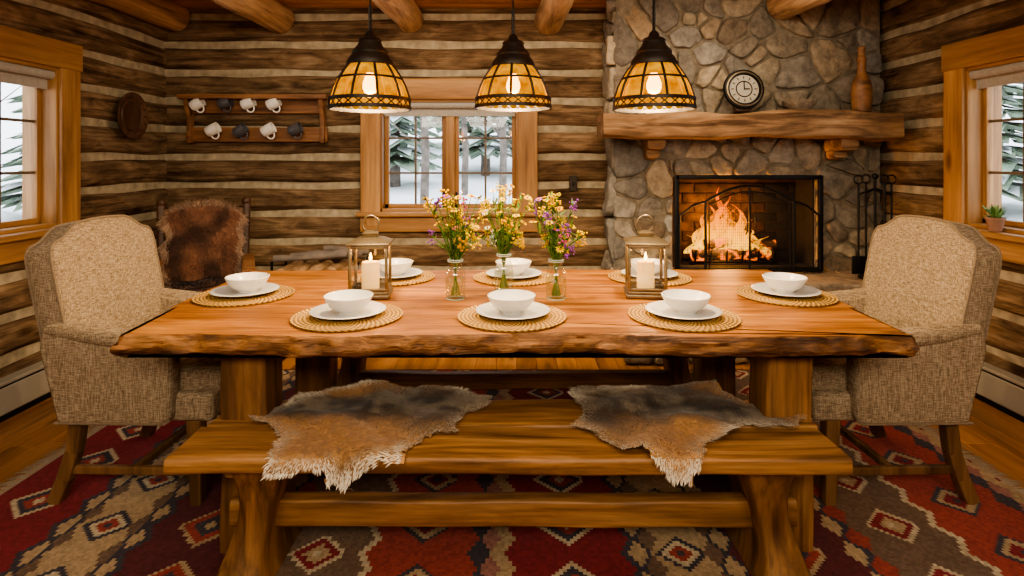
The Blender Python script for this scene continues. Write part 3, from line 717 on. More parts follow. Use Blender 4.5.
# ---------------------------------------------------------------- benches
def bench(name,x0,x1,y0,y1,top,th,lx,sz):
    b=Obj(name); w=(y1-y0); k=2
    for i in range(k):
        ya=y0+w*i/k+.001; yb=y0+w*(i+1)/k-.001; e=U(-.008,.008)
        b.beam((x0+e,(ya+yb)/2,top-th/2),(x1+e,(ya+yb)/2,top-th/2),yb-ya,th,M_bench,.009,.009,n=60,freq=3.5)
    ym=(y0+y1)/2; H=top-th-RZ0
    for sx,lxx in ((-1,lx[0]),(1,lx[1])):
        n=16; R_=[]
        for i in range(n+1):
            t=i/n; wl=.048+.034*(abs(t-.52)/.52)**1.7; off=sx*(.028*math.cos(t*PI*1.1)); R_.append((off-wl,off+wl,RZ0+H*t))
        V=[];F=[]
        for i in range(n+1):
            t=i/n; wy=w*.30+w*.11*(abs(t-.5)/.5)**1.6; a,c,z=R_[i]; e=.010
            ring=[(a+e,ym-wy),(c-e,ym-wy),(c,ym-wy+e),(c,ym+wy-e),(c-e,ym+wy),(a+e,ym+wy),(a,ym+wy-e),(a,ym-wy+e)]
            V+=[(lxx+p[0],p[1],z) for p in ring]
        for i in range(n):
            for k2 in range(8): F.append([i*8+k2,i*8+(k2+1)%8,(i+1)*8+(k2+1)%8,(i+1)*8+k2])
        F.append(list(range(8))); F.append([n*8+q for q in range(8)])
        b.add(V,F,M_legw,True)
        b.beam((lxx,y0+.06,top-th-.02),(lxx,y1-.06,top-th-.02),.13,.035,M_bench,.008,.003)
    b.beam((lx[0]-.10,ym-.02,sz),(lx[1]+.10,ym-.02,sz),.06,.085,M_bench,.008,.008,n=24)
    return b
b1=bench('wooden_bench',-1.005,.995,1.70,2.13,.45,.048,(-.80,.81),.19); b1.finish()
b2=bench('wooden_bench',-1.02,1.02,3.03,3.38,.45,.045,(-.87,.90),.125); b2.finish()
# ---------------------------------------------------------------- hides
def inpoly(x,y,P):
    c=False; j=len(P)-1
    for i in range(len(P)):
        if ((P[i][1]>y)!=(P[j][1]>y)) and (x<(P[j][0]-P[i][0])*(y-P[i][1])/(P[j][1]-P[i][1])+P[i][0]): c=not c
        j=i
    return c
def edged(x,y,P):
    m=9
    for i in range(len(P)):
        a=P[i];b=P[(i+1)%len(P)]; dx=b[0]-a[0];dy=b[1]-a[1]; t=max(0,min(1,((x-a[0])*dx+(y-a[1])*dy)/(dx*dx+dy*dy+1e-12)))
        m=min(m,math.hypot(x-a[0]-t*dx,y-a[1]-t*dy))
    return m
def hide(name,px,seed,spine,nb=24000):
    P=[]
    for (a,b) in px:
        if b<=458: d=.87*585/(b-160); P.append(((a-512)*d/585,d))
        else: P.append(((a-512)*1.69/585,1.70-(b-458)*1.69/585))
    h=Obj(name); rnd=random.Random(seed); ye=1.688; zt=.454; so=Vector((seed*3.3,0,0))
    Q=[]
    for i in range(len(P)):
        a=P[i];b=P[(i+1)%len(P)]
        for k in range(4):
            t=k/4; Q.append((a[0]+(b[0]-a[0])*t+rnd.uniform(-.008,.008),a[1]+(b[1]-a[1])*t+rnd.uniform(-.008,.008)))
    P=Q
    def dr(x,s):
        puff=.006+.034*max(0,noise.noise(Vector((x*6,s*6,0))+so)+.12); r=.022
        if s>ye+r: p=Vector((x,s,zt+puff)); nrm=Vector((0,0,1))
        elif s>ye-r*.6:
            t=(ye+r-s)/(r*1.6)*PI/2; nrm=Vector((0,-math.sin(t),math.cos(t))); p=Vector((x,ye+r,zt-r))+nrm*(r+puff)
        else: p=Vector((x,ye-puff,zt-r-(ye-r*.6-s))); nrm=Vector((0,-1,0))
        return p,nrm
    sm=lambda a,b,x:(lambda t:t*t*(3-2*t))(min(1,max(0,(x-a)/(b-a))))
    def colr(x,s,e):
        n=noise.noise(Vector((x*7,s*9,1))+so)+.5*noise.noise(Vector((x*22,s*22,1))+so)
        n2=noise.noise(Vector((x*3.5,s*4,9))+so)
        dark=Vector(srgb(74,60,46)); gry=Vector(srgb(162,144,120)); tan=Vector(srgb(190,142,88)); cream=Vector(srgb(238,226,202)); brn=Vector(srgb(116,84,52))
        (ax,ay),(bx_,by)=spine; t=max(0,min(1,((x-ax)*(bx_-ax)+(s-ay)*(by-ay))/((bx_-ax)**2+(by-ay)**2))); d=math.hypot(x-ax-t*(bx_-ax),s-ay-t*(by-ay))+n*.08
        c=gry.lerp(dark,sm(.15,.8,n*.9+.45))
        c=c.lerp(brn,sm(.05,.12,d)*.85)
        c=c.lerp(tan,sm(.08,.20,d+n2*.12)*.95)
        c=c.lerp(dark,sm(.15,.4,-n2)*.5)
        c=c.lerp(cream,sm(.065,.005,e+n*.02)*.95)
        return tuple(c*rnd.uniform(.78,1.12))
    xs=[p[0] for p in P];ss=[p[1] for p in P]; g=.012
    nx=int((max(xs)-min(xs))/g)+2; ns=int((max(ss)-min(ss))/g)+2
    idx={};V=[];F=[];CO=[]
    def vid(i,j):
        if (i,j) not in idx:
            p,_=dr(min(xs)+i*g,min(ss)+j*g); idx[(i,j)]=len(V); V.append(p)
        return idx[(i,j)]
    for i in range(nx):
        for j in range(ns):
            x=min(xs)+(i+.5)*g;s_=min(ss)+(j+.5)*g
            if inpoly(x,s_,P): F.append([vid(i,j),vid(i+1,j),vid(i+1,j+1),vid(i,j+1)]); CO.append(colr(x,s_,.1))
    o=len(h.v); k=h.mi(M_fur); h.v+= [tuple(v) for v in V]; h.f+=F; h.m+=[k]*len(F); h.sm+=[True]*len(F); h.c+=CO; h.hasc=True
    cx=sum(xs)/len(xs); cs=sum(ss)/len(ss); cnt=0
    while cnt<nb:
        x=rnd.uniform(min(xs),max(xs)); s_=rnd.uniform(min(ss),max(ss))
        if not inpoly(x,s_,P): continue
        e=edged(x,s_,P); cnt+=1
        p,nm=dr(x,s_); tdir=Vector((1,0,0))
        sdir=Vector((0,1,0)) if nm.z>.9 else (Vector((0,0,1)) if nm.y<-.9 else Vector((0,nm.z,-nm.y)).normalized())
        fl_=noise.noise_vector(Vector((x*5,s_*5,0))+so)
        out=(tdir*((x-cx)*1.0+fl_.x*.9)+sdir*((s_-cs)*1.0-.45+fl_.y*.9))
        if out.length>1e-4: out.normalize()
        l=rnd.uniform(.007,.015)*(1.25 if e<.02 else 1)
        tip=p+nm*l*rnd.uniform(.15,.4)+out*l+Vector((rnd.uniform(-1,1),rnd.uniform(-1,1),rnd.uniform(-.3,.3)))*l*.2
        sd=out.cross(nm).normalized()*rnd.uniform(.0008,.0016)
        b=p-nm*.002; o=len(h.v); mid=(b+tip)/2+nm*l*.1
        h.v+= [tuple(b-sd),tuple(b+sd),tuple(mid+sd*.8),tuple(mid-sd*.8),tuple(tip)]
        c=colr(x,s_,e); h.f+=[[o,o+1,o+2,o+3],[o+3,o+2,o+4]]; h.m+=[k,k]; h.sm+=[False]*2; h.c+=[c,tuple(min(1,q*1.12) for q in c)]
    h.finish(recalc=False)
hide('fur_hide',[(250,416),(285,408),(300,396),(335,393),(365,388),(400,391),(430,387),(462,392),(490,404),(486,412),(462,416),(455,428),(458,438),(440,436),(425,440),(412,450),(400,464),(382,460),(362,468),(347,486),(330,482),(325,466),(305,464),(290,474),(268,472),(272,455),(282,440),(275,428),(255,424)],2,((-.75,2.03),(-.10,2.10)))
hide('fur_hide',[(570,392),(600,388),(640,390),(690,386),(715,388),(735,400),(770,412),(803,420),(800,428),(765,430),(742,428),(728,440),(705,446),(702,462),(690,482),(672,478),(655,462),(640,454),(625,457),(600,440),(575,428),(585,415),(572,404)],5,((.25,2.1),(.85,1.98)))
# ---------------------------------------------------------------- upholstered chairs
M_dark2=wood('chair_leg_wood',srgb(78,54,34),srgb(126,92,58),srgb(150,112,76),'Z',1,.4,.1,.15,.5)
def resamp(pts,st,it=1):
    q=[]
    for i in range(len(pts)):
        a=pts[i];b=pts[(i+1)%len(pts)]; k=max(1,int(math.dist(a,b)/st))
        for j in range(k): q.append((a[0]+(b[0]-a[0])*j/k,a[1]+(b[1]-a[1])*j/k))
    for _ in range(it): q=[((q[i-1][0]+2*q[i][0]+q[(i+1)%len(q)][0])/4,(q[i-1][1]+2*q[i][1]+q[(i+1)%len(q)][1])/4) for i in range(len(q))]
    return q
def chair(M):
    c=Obj('upholstered_armchair')
    hw=.305
    def top(y):
        a=abs(y)/hw
        if a<.42: return 1.065-.006*(a/.42)**2
        if a<.86: t=(a-.42)/.44; return 1.059-.062*(.5-.5*math.cos(PI*t))
        t=(a-.86)/.14; return .997-.05*(1-math.sqrt(max(0,1-t*t)))
    N_=40
    pts=[(-hw+.01,.40),(0,.395),(hw-.01,.40),(hw-.005,.6),(hw,.8),(hw,.92)]
    for i in range(N_+1):
        y=hw-2*hw*i/N_; pts.append((y,top(y)))
    pts+=[(-hw,.92),(-hw,.8),(-hw+.005,.6)]
    q=resamp(pts,.02,1)
    B=Matrix(((0,0,1,0),(1,0,0,0),(0,1,0,0),(0,0,0,1)))
    tilt=T(.13,0,.4)@RY(-.20)@T(0,0,-.4)
    c.outline(q,[(0,.014),(.006,.004),(.014,0),(.100,0),(.108,.004),(.115,.014)],M_tweed,M=M@tilt@B,dome=.012)
    for xx in (.010,.106): c.tube([M@tilt@Vector((xx,p[0]*1.006,(p[1]-.7)*1.004+.7)) for p in q],.0055,M_pipe,6,closed=True)
    c.box((.45,0,.375),(.56,.56,.11),M_tweed,bev=.02,seg=4,M=M)
    c.box((.47,0,.465),(.56,.48,.11),M_tweed,bev=.035,seg=5,M=M)
    for sy in (-1,1):
        pf=[(.16,.325),(.57,.325),(.59,.34),(.592,.50),(.60,.60),(.592,.64),(.53,.648),(.40,.655),(.25,.672),(.10,.70),(.09,.60),(.13,.45)]
        q=resamp(pf,.02,1)
        B2=Matrix(((1,0,0,0),(0,0,-1,0),(0,1,0,0),(0,0,0,1)))
        c.outline(q,[(-.036,.012),(-.030,.003),(-.02,0),(.02,0),(.030,.003),(.036,.012)],M_tweed,M=M@T(0,sy*.285,0)@B2,dome=.004)
        pts=[(.12,sy*.290,.680),(.25,sy*.293,.660),(.40,sy*.295,.642),(.53,sy*.297,.636),(.600,sy*.297,.632)]
        c.tube(pts,[.034,.038,.040,.041,.040],M_tweed,16,M=M)
        c.tube([(.602,sy*.297+.040*math.cos(a*PI/10),.632+.040*math.sin(a*PI/10)) for a in range(20)],.005,M_pipe,6,M=M,closed=True)
        c.tube([(.15,sy*.318,.33),(.57,sy*.318,.33),(.59,sy*.318,.345)],.0055,M_pipe,6,M=M)
    for sy in (-1,1):
        c.beam((.66,sy*.262,.33),(.67,sy*.27,RZ0),.055,.055,M_dark2,.005,.001,n=3,M=M,upv=(0,1,0),taper=.75)
        pts=[(.20,sy*.255,.34),(.185,sy*.26,.2),(.155,sy*.265,.1),(.12,sy*.27,RZ0)]
        for a,b in zip(pts[:-1],pts[1:]): c.beam(a,b,.05,.048,M_dark2,.005,.001,n=2,M=M,upv=(0,1,0))
        c.beam((.165,sy*.262,.13),(.665,sy*.267,.13),.022,.032,M_dark2,.004,.001,M=M)
    c.beam((.42,-.262,.13),(.42,.262,.13),.022,.03,M_dark2,.004,.001,M=M)
    c.finish(origin=tuple(M@Vector((.35,0,RZ0))))
chair(T(-1.865,2.52,0)@RZ(-.02)); chair(T(1.875,2.52,0)@RZ(PI+.02))
# ---------------------------------------------------------------- place settings
def setting(x,y):
    z=TT+.0005
    m=Obj('woven_placemat'); r=.187; prof=[(0.001,.006)]
    k=.014; rr=.0
    while rr<r-.001:
        for j in range(4): prof.append((rr+k*j/4+.001,.005+.003*math.sin(PI*j/4)))
        rr+=k
    prof+=[(r,.005),(r,.001),(.001,0)]
    m.lathe(prof,M_straw,(x,y,z),72); m.finish(origin=(x,y,z))
    p=Obj('dinner_plate'); zz=z+.0085; p.lathe([(0,0),(.075,0),(.08,.004),(.10,.010),(.13,.017),(.132,.019),(.129,.021),(.10,.015),(.08,.009),(0,.008)],M_rimc,(x+U(-.004,.004),y,zz),56); p.finish()
    b=Obj('soup_bowl'); zz+=.0085; b.lathe([(0,0),(.035,0),(.037,.006),(.045,.010),(.068,.028),(.082,.052),(.086,.062),(.083,.064),(.078,.054),(.06,.026),(.035,.012),(0,.01)],M_ceramic,(x+U(-.01,.01),y+U(-.006,.006),zz),56); b.finish()
for x,y in ((-.585,2.085),(0,2.085),(.61,2.085),(-1.10,2.41),(1.125,2.41),(-.56,2.77),(0.01,2.77),(.65,2.77)): setting(x,y)
# ---------------------------------------------------------------- lanterns
def lantern(x,y,rot):
    l=Obj('candle_lantern'); z=TT+.0005; M=T(x,y,z)@RZ(rot); w=.079
    l.box((0,0,.009),(2*w+.012,2*w+.012,.018),M_brass,bev=.004,M=M); l.box((0,0,.023),(2*w,2*w,.012),M_brass,bev=.003,M=M)
    for a in (-1,1):
        for b in (-1,1): l.box((a*(w-.007),b*(w-.007),.12),(.012,.012,.2),M_brass,bev=.002,M=M)
    for s in (-1,1):
        for z_ in (.036,.208): l.box((0,s*(w-.007),z_),(2*w,.01,.012),M_brass,bev=.002,M=M); l.box((s*(w-.007),0,z_),(.01,2*w,.012),M_brass,bev=.002,M=M)
        y_=s*(w-.007)
        l.add([(-w+.01,y_,.03),(w-.01,y_,.03),(w-.01,y_,.21),(-w+.01,y_,.21)],[[0,1,2,3]],M_lglass,M=M)
        l.add([(y_,-w+.01,.03),(y_,w-.01,.03),(y_,w-.01,.21),(y_,-w+.01,.21)],[[0,1,2,3]],M_lglass,M=M)
    l.box((0,0,.219),(2*w+.014,2*w+.014,.010),M_brass,bev=.003,M=M)
    l.lathe([(.108,.224),(.07,.238),(.04,.243),(.04,.255),(.046,.259),(.02,.268),(.0,.270)],M_brass,M=M@RZ(PI/4),seg=4,smooth=False)
    l.tube([(.034*math.cos(a*PI/8),0,.296+.034*math.sin(a*PI/8)) for a in range(16)],.0035,M_brass,8,M=M,closed=True)
    l.lathe([(0,.03),(.036,.03),(.036,.135),(.034,.139),(.03,.136),(.0,.132)],M_wax,M=M,seg=24)
    l.tube([(0,0,.132),(0.001,0,.145)],.0012,M_iron,5,M=M)
    l.lathe([(0,.141),(.005,.147),(.0065,.155),(.004,.167),(0,.178)],M_flame,M=M,seg=10)
    l.finish()
    lt=bpy.data.lights.new('candle_light','POINT'); lt.energy=1.0; lt.color=(1,.52,.18); lt.shadow_soft_size=.012
    o=bpy.data.objects.new('candle_light',lt); sc.collection.objects.link(o); o.location=(x,y,z+.19)
lantern(-.585,2.42,.10); lantern(.555,2.43,-.12)
# ---------------------------------------------------------------- flower vases
def vase(x,y,seed,pal):
    rnd=random.Random(seed); z=TT+.0005; v=Obj('wildflower_vase')
    v.lathe([(0,0.0),(.036,0),(.042,.006),(.043,.09),(.040,.11),(.028,.128),(.027,.14),(.031,.146),(.032,.160),(.029,.160)],M_vglass,(x,y,z),36)
    for zz_,rr_ in ((.150,.0325),(.157,.0328),(.0,.037)): v.lathe([(rr_-.0015,zz_),(rr_,zz_+.002),(rr_-.0015,zz_+.004)],M_vrim,(x,y,z),36)
    v.lathe([(0,.008),(.038,.008),(.039,.085),(0,.085)],M_water,(x,y,z),28)
    green=[srgb(84,118,44),srgb(116,140,56),srgb(66,98,40)]
    for k in range(38):
        a=rnd.uniform(0,2*PI); sp=rnd.uniform(.02,.125)*(1 if k>6 else .4); h=rnd.uniform(.24,.45)-sp*.35
        p0=Vector((x-.018*math.cos(a),y-.018*math.sin(a),z+.015)); p1=Vector((x+.012*math.cos(a),y+.012*math.sin(a),z+.15)); p3=Vector((x+sp*math.cos(a),y+sp*math.sin(a)*.8,z+h))
        mid=p1.lerp(p3,.5)+Vector((0,0,.02)); g=rnd.choice(green)
        v.tube([p0,p1,mid,p3],.0015,M_flor,5,col=g)
        for q in range(8):
            t=rnd.uniform(.15,.95); b=p1.lerp(mid,t) if rnd.random()<.45 else mid.lerp(p3,t); d=Vector((rnd.uniform(-1,1),rnd.uniform(-1,1),rnd.uniform(.1,1))).normalized(); l=rnd.uniform(.022,.05); sd=d.cross(Vector((0,0,1))).normalized()*l*.13
            v.add([b,b+d*l*.5+sd,b+d*l,b+d*l*.5-sd],[[0,1,2,3]],M_flor,False,col=rnd.choice(green))
        kind=rnd.random(); c=rnd.choice(pal)
        def daisy(p,r,c,nn=9):
            d=(p-Vector((x,y,z+.1))).normalized()+Vector((rnd.uniform(-.5,.5),rnd.uniform(-.9,.1),rnd.uniform(0,.4))); d.normalize(); u=d.orthogonal().normalized(); w=d.cross(u)
            for i in range(nn):
                aa=2*PI*i/nn; e=u*math.cos(aa)+w*math.sin(aa); f=u*math.cos(aa+.3)+w*math.sin(aa+.3); f2=u*math.cos(aa-.3)+w*math.sin(aa-.3)
                v.add([p,p+f*r*.7+d*r*.12,p+e*r+d*r*.05,p+f2*r*.7+d*r*.12],[[0,1,2,3]],M_flor,False,col=tuple(min(1,q*rnd.uniform(.8,1.15)) for q in c))
            v.ball(p+d*r*.1,r*.28,M_flor,6,4,col=srgb(196,130,20))
        if kind<.4: daisy(p3,rnd.uniform(.014,.021),c)
        elif kind<.8:
            for i in range(20):
                dd=Vector((rnd.uniform(-1,1),rnd.uniform(-1,1),rnd.uniform(-1.8,1.2)))*.018; v.ball(p3+dd,rnd.uniform(.003,.006),M_flor,5,4,col=tuple(min(1,q*rnd.uniform(.75,1.15)) for q in c))
        else:
            for i in range(14): v.ball(p3+Vector((rnd.uniform(-.006,.006),rnd.uniform(-.006,.006),-.055+.06*i/14)),.0045*(1.2-i/16),M_flor,5,4,col=tuple(min(1,q*rnd.uniform(.75,1.1)) for q in c))
    v.finish(recalc=False)
Yl=(.74,.48,.006);Yd=(.66,.34,.006);Pu=srgb(140,76,158);Pk=srgb(196,84,120);Wh=srgb(222,218,190)
vase(-.228,2.36,1,[Yl,Yl,Yd,Pk,Pu,Yl,Yl]); vase(-.035,2.50,2,[Yl,Yd,Yl,Wh,Yl,Yl]); vase(.178,2.36,3,[Yl,Yl,Pu,Yl,Yd,Pk])
# ---------------------------------------------------------------- pendants
def pendant(x,y,zr,rot):
    p=Obj('pendant_lamp'); M=T(x,y,zr)@RZ(rot)
    sh=[(.157,.036),(.151,.056),(.140,.09),(.123,.125),(.102,.158),(.082,.182),(.066,.197)]
    p.lathe(sh,M_amber,M=M,seg=48); p.lathe([(.160,.008),(.158,.036)],M_amber,M=M,seg=48)
    for z,r in ((.003,.161),(.036,.159)): p.lathe([(r-.005,z-.007),(r+.005,z-.007),(r+.005,z+.007),(r-.005,z+.007),(r-.005,z-.007)],M_bronze,M=M,seg=48)
    p.lathe([(.123,.116),(.132,.116),(.129,.125),(.120,.125)],M_bronze,M=M,seg=48)
    for k in range(10):
        a=2*PI*k/10; p.tube([((r+.002)*math.cos(a),(r+.002)*math.sin(a),z) for r,z in sh],.0055,M_bronze,6,M=M)
    for k in range(24):
        a=2*PI*k/24; b=a+2*PI/24
        for (q,w) in ((a,b),(b,a)): p.tube([(.162*math.cos(q),.162*math.sin(q),.004),(.161*math.cos(w),.161*math.sin(w),.036)],.0026,M_bronze,5,M=M)
    p.lathe([(.092,.174),(.094,.184),(.084,.204),(.070,.222),(.072,.230),(.066,.238),(.050,.256),(.044,.272),(.048,.277),(.040,.285),(.024,.292),(.017,.31),(.006,.318)],M_bronze,M=M,seg=32)
    p.lathe([(0,.2),(.02,.2),(.02,.15),(.015,.145)],M_bronze,M=M,seg=16)
    p.lathe([(.013,.148),(.02,.13),(.029,.105),(.030,.085),(.022,.066),(.0,.058)],M_bulb,M=M,seg=20)
    z=.31; p.tube([(0,0,z),(0,0,ZC-zr-.03)],.0035,M_iron,6,M=M)
    zz=.32
    while zz<ZC-zr-.05:
        p.tube([(.007*math.cos(a*PI/4),0,zz+.014*math.sin(a*PI/4)) for a in range(8)],.002,M_bronze,5,M=M@RZ(PI/2*(int(zz*100)%2)),closed=True); zz+=.022
    p.lathe([(0,ZC-zr),(.055,ZC-zr-.001),(.055,ZC-zr-.02),(.02,ZC-zr-.035),(0,ZC-zr-.036)],M_bronze,M=M,seg=24)
    p.finish(origin=(x,y,zr))
    lt=bpy.data.lights.new('pendant_light','POINT'); lt.energy=32; lt.color=(1,.72,.42); lt.shadow_soft_size=.03
    o=bpy.data.objects.new('pendant_light',lt); sc.collection.objects.link(o); o.location=(x,y,zr+.03)
pendant(-.575,2.37,1.527,.1); pendant(.005,2.52,1.545,.25); pendant(.575,2.37,1.527,.4)
# ---------------------------------------------------------------- mug rack
rk=Obj('mug_rack'); yw=YB-.068
rk.beam((-2.50,yw-.06,1.795),(-1.39,yw-.06,1.795),.12,.035,M_rack,.005,.004)
rk.beam((-2.44,yw-.012,1.725),(-1.44,yw-.012,1.725),.022,.10,M_rack,.004,.003)
rk.beam((-2.48,yw-.012,1.515),(-1.41,yw-.012,1.515),.022,.11,M_rack,.004,.003)
for x in (-2.45,-1.44):
    pts=[(0,0),(0.05,.0),(.06,.04),(.05,.1),(.055,.2),(.09,.28),(.1,.33),(0,.33)]
    B3=Matrix(((0,0,1,x-.015),(-1,0,0,yw),(0,1,0,1.45),(0,0,0,1)))
    rk.outline(pts,[(0,.001),(.002,0),(.028,0),(.03,.001)],M_rack,M=B3,smooth=False)
hooks=[(-2.33,1.70),(-2.134,1.70),(-1.955,1.70),(-1.76,1.70),(-2.22,1.50),(-2.00,1.50),(-1.80,1.50),(-1.60,1.50)]
for x,z in hooks: rk.tube([(x,yw-.02,z+.015),(x,yw-.05,z+.01),(x,yw-.06,z-.008),(x,yw-.055,z-.018),(x,yw-.045,z-.012)],.003,M_iron,6)
rk.finish()
cols=[M_ceramic,M_bluem,M_ceramic,M_ceramic,M_ceramic,M_bluem,M_ceramic,M_bluem]
for (x,z),mt_ in zip(hooks,cols):
    g=Obj('coffee_mug'); M=T(x,yw-.078,z-.022)@RY(U(.9,1.25))@T(-.078,0,-.045)
    g.lathe([(0,0),(.036,0),(.041,.006),(.043,.05),(.043,.09),(.040,.09),(.039,.05),(.037,.01),(0,.008)],mt_,M=M,seg=28)
    g.tube([(.040+.034*math.sin(a*PI/10),0,.045+.028*math.cos(a*PI/10)) for a in range(11)],.0055,mt_,8,M=M)
    g.finish()
wp=Obj('carved_wall_plate'); Mw=T(-XW+.065,4.03,1.625)@RY(PI/2)
wp.lathe([(0,0),(.10,0),(.158,.018),(.162,.03),(.152,.034),(.118,.016),(.105,.012),(.1,.02),(.09,.014),(0,.012)],M_dark,M=Mw,seg=44)
for k in range(16): a=k*PI/8; wp.ball((.134*math.cos(a),.134*math.sin(a),.027),.008,M_dark,6,4,M=Mw)
wp.finish()
# ---------------------------------------------------------------- old armchair with hide (far left)
def old_chair(M):
    c=Obj('rustic_wooden_armchair')
    for sx in (-1,1):
        c.beam((sx*.25,-.25,0),(sx*.26,-.25,.60),.05,.05,M_dark,.015,.006,M=M,upv=(0,1,0))
        c.beam((sx*.25,.22,0),(sx*.27,.33,1.0),.055,.05,M_dark,.015,.006,M=M,upv=(0,1,0))
        c.beam((sx*.29,-.31,.615),(sx*.28,.27,.63),.08,.03,M_rack,.01,.006,M=M)
        c.beam((sx*.25,-.25,.22),(sx*.25,.23,.22),.03,.035,M_dark,.008,.003,M=M)
        c.ball((sx*.27,.333,1.02),.032,M_dark,M=M)
    for z in (.2,.40): c.beam((-.25,-.25,z),(.25,-.25,z),.03,.05,M_dark,.008,.003,M=M)
    c.beam((-.25,.235,.22),(.25,.235,.22),.03,.04,M_dark,.008,.003,M=M)
    c.box((0,-.01,.425),(.52,.52,.035),M_rack,bev=.01,M=M)
    for z,yy in ((.62,.285),(.78,.30),(.93,.32)): c.beam((-.25,yy,z),(.25,yy,z),.025,.09,M_rack,.008,.004,M=M)
    rnd=random.Random(4); so=Vector((4,4,4))
    def surf(u,v):
        edge=(.19+.075*math.sin(PI*min(1,v*1.1+.12))**.7)+.07*noise.noise(Vector((v*7,(u>0)*5.0,0)))
        x=u*edge
        if v<.62: t=v/.62; p=Vector((x,.295-.11*t,1.03-.09*abs(u)**3*(1-t)-.54*t)); n=Vector((0,-.97,.2))
        else: t=(v-.62)/.38; p=Vector((x,.19-.40*t,.468-.01*t)); n=Vector((0,-.15,.98))
        return p+n*.022*(1+1.3*noise.noise(Vector((x*8,v*8,0)))),n
    V=[];F=[];CO=[]; a=14;b=24
    def col(u,v):
        k=noise.noise(Vector((u*2.2,v*5,0))+so); q=Vector(srgb(132,92,70)).lerp(Vector(srgb(74,52,42)),min(1,max(0,k*1.6+.5)))
        if abs(u)>.80 or v<.06: q=q.lerp(Vector(srgb(190,162,136)),.5*rnd.random()+.25)
        return tuple(q*rnd.uniform(.65,1.2))
    for i in range(a+1):
        for j in range(b+1): V.append(surf(-1+2*i/a,j/b)[0])
    for i in range(a):
        for j in range(b): F.append([i*(b+1)+j,(i+1)*(b+1)+j,(i+1)*(b+1)+j+1,i*(b+1)+j+1]); CO.append(col(-1+2*(i+.5)/a,(j+.5)/b))
    o=len(c.v); k=c.mi(M_fur); c.v+=[tuple(M@q) for q in V]; c.f+=[[q+o for q in f] for f in F]; c.m+=[k]*len(F); c.sm+=[True]*len(F); c.c+=CO; c.hasc=True
    for _ in range(7000):
        u=rnd.uniform(-1,1);v=rnd.random(); p,n=surf(u,v); d=Vector((u*.6+rnd.uniform(-.8,.8),-.1 if v<.62 else -.8,(-.9 if v<.62 else 0)+(1.4 if v<.06 else 0))).normalized(); l=rnd.uniform(.02,.04)
        tip=p+n*l*.5+d*l; sd=d.cross(n).normalized()*.0024; o=len(c.v); c.v+=[tuple(M@(p-sd)),tuple(M@(p+sd)),tuple(M@tip)]; c.f+=[[o,o+1,o+2]]; c.m.append(k); c.sm.append(False); c.c.append(col(u,v))
    c.finish(recalc=False)
old_chair(T(-2.06,3.88,0)@RZ(.42))
fw=Obj('firewood_stack'); random.seed(5)
for r in range(5):
    for k in range(5-(r%2)):
        x=-1.62+k*.115+(r%2)*.055+U(-.01,.01); z=.10+r*.105; 
        fw.beam((x,4.10+U(-.03,.03),z),(x+U(-.01,.01),4.44,z+U(-.004,.004)),.10,.095,M_beam,.2,.02,n=6,freq=7)
for k in range(4): fw.beam((-1.68+k*.1,4.12+k*.06,.62+.012*k),(-1.2+k*.05,4.25+k*.02,.63+.02*(k%2)),.05,.045,M_bark,.2,.02,n=8,freq=6)
for x in (-1.70,-1.09): fw.tube([(x,4.14,0),(x,4.14,.6)],.01,M_iron); fw.tube([(x,4.40,0),(x,4.40,.6)],.01,M_iron)
for y in (4.14,4.40): fw.tube([(-1.70,y,.035),(-1.09,y,.035)],.01,M_iron)
fw.finish()
pl=Obj('potted_succulent'); px_,py_,pz=XW-.09,3.16,WS[2]+.006
pl.lathe([(0,0),(.03,0),(.042,.06),(.046,.062),(.046,.075),(.04,.075),(.038,.06),(0,.058)],M_clay,(px_,py_,pz),24)
for k in range(60):
    a=U(0,2*PI); e=U(.2,1.4); d=Vector((math.cos(a)*math.cos(e),math.sin(a)*math.cos(e),math.sin(e))); l=U(.04,.08)*(1.35 if e>.8 else .9)
    b=Vector((px_,py_,pz+.062)); sd=d.cross(Vector((0,0,1))).normalized()*.010
    pl.add([b,b+d*l*.55+sd,b+d*l,b+d*l*.55-sd,b+d*l*.5+Vector((0,0,-.006))],[[0,1,2,3],[0,4,1],[1,4,2],[2,4,3],[3,4,0]],M_flor,False,col=random.choice([srgb(106,146,80),srgb(140,172,106),srgb(84,120,66)]))
pl.finish(recalc=False)
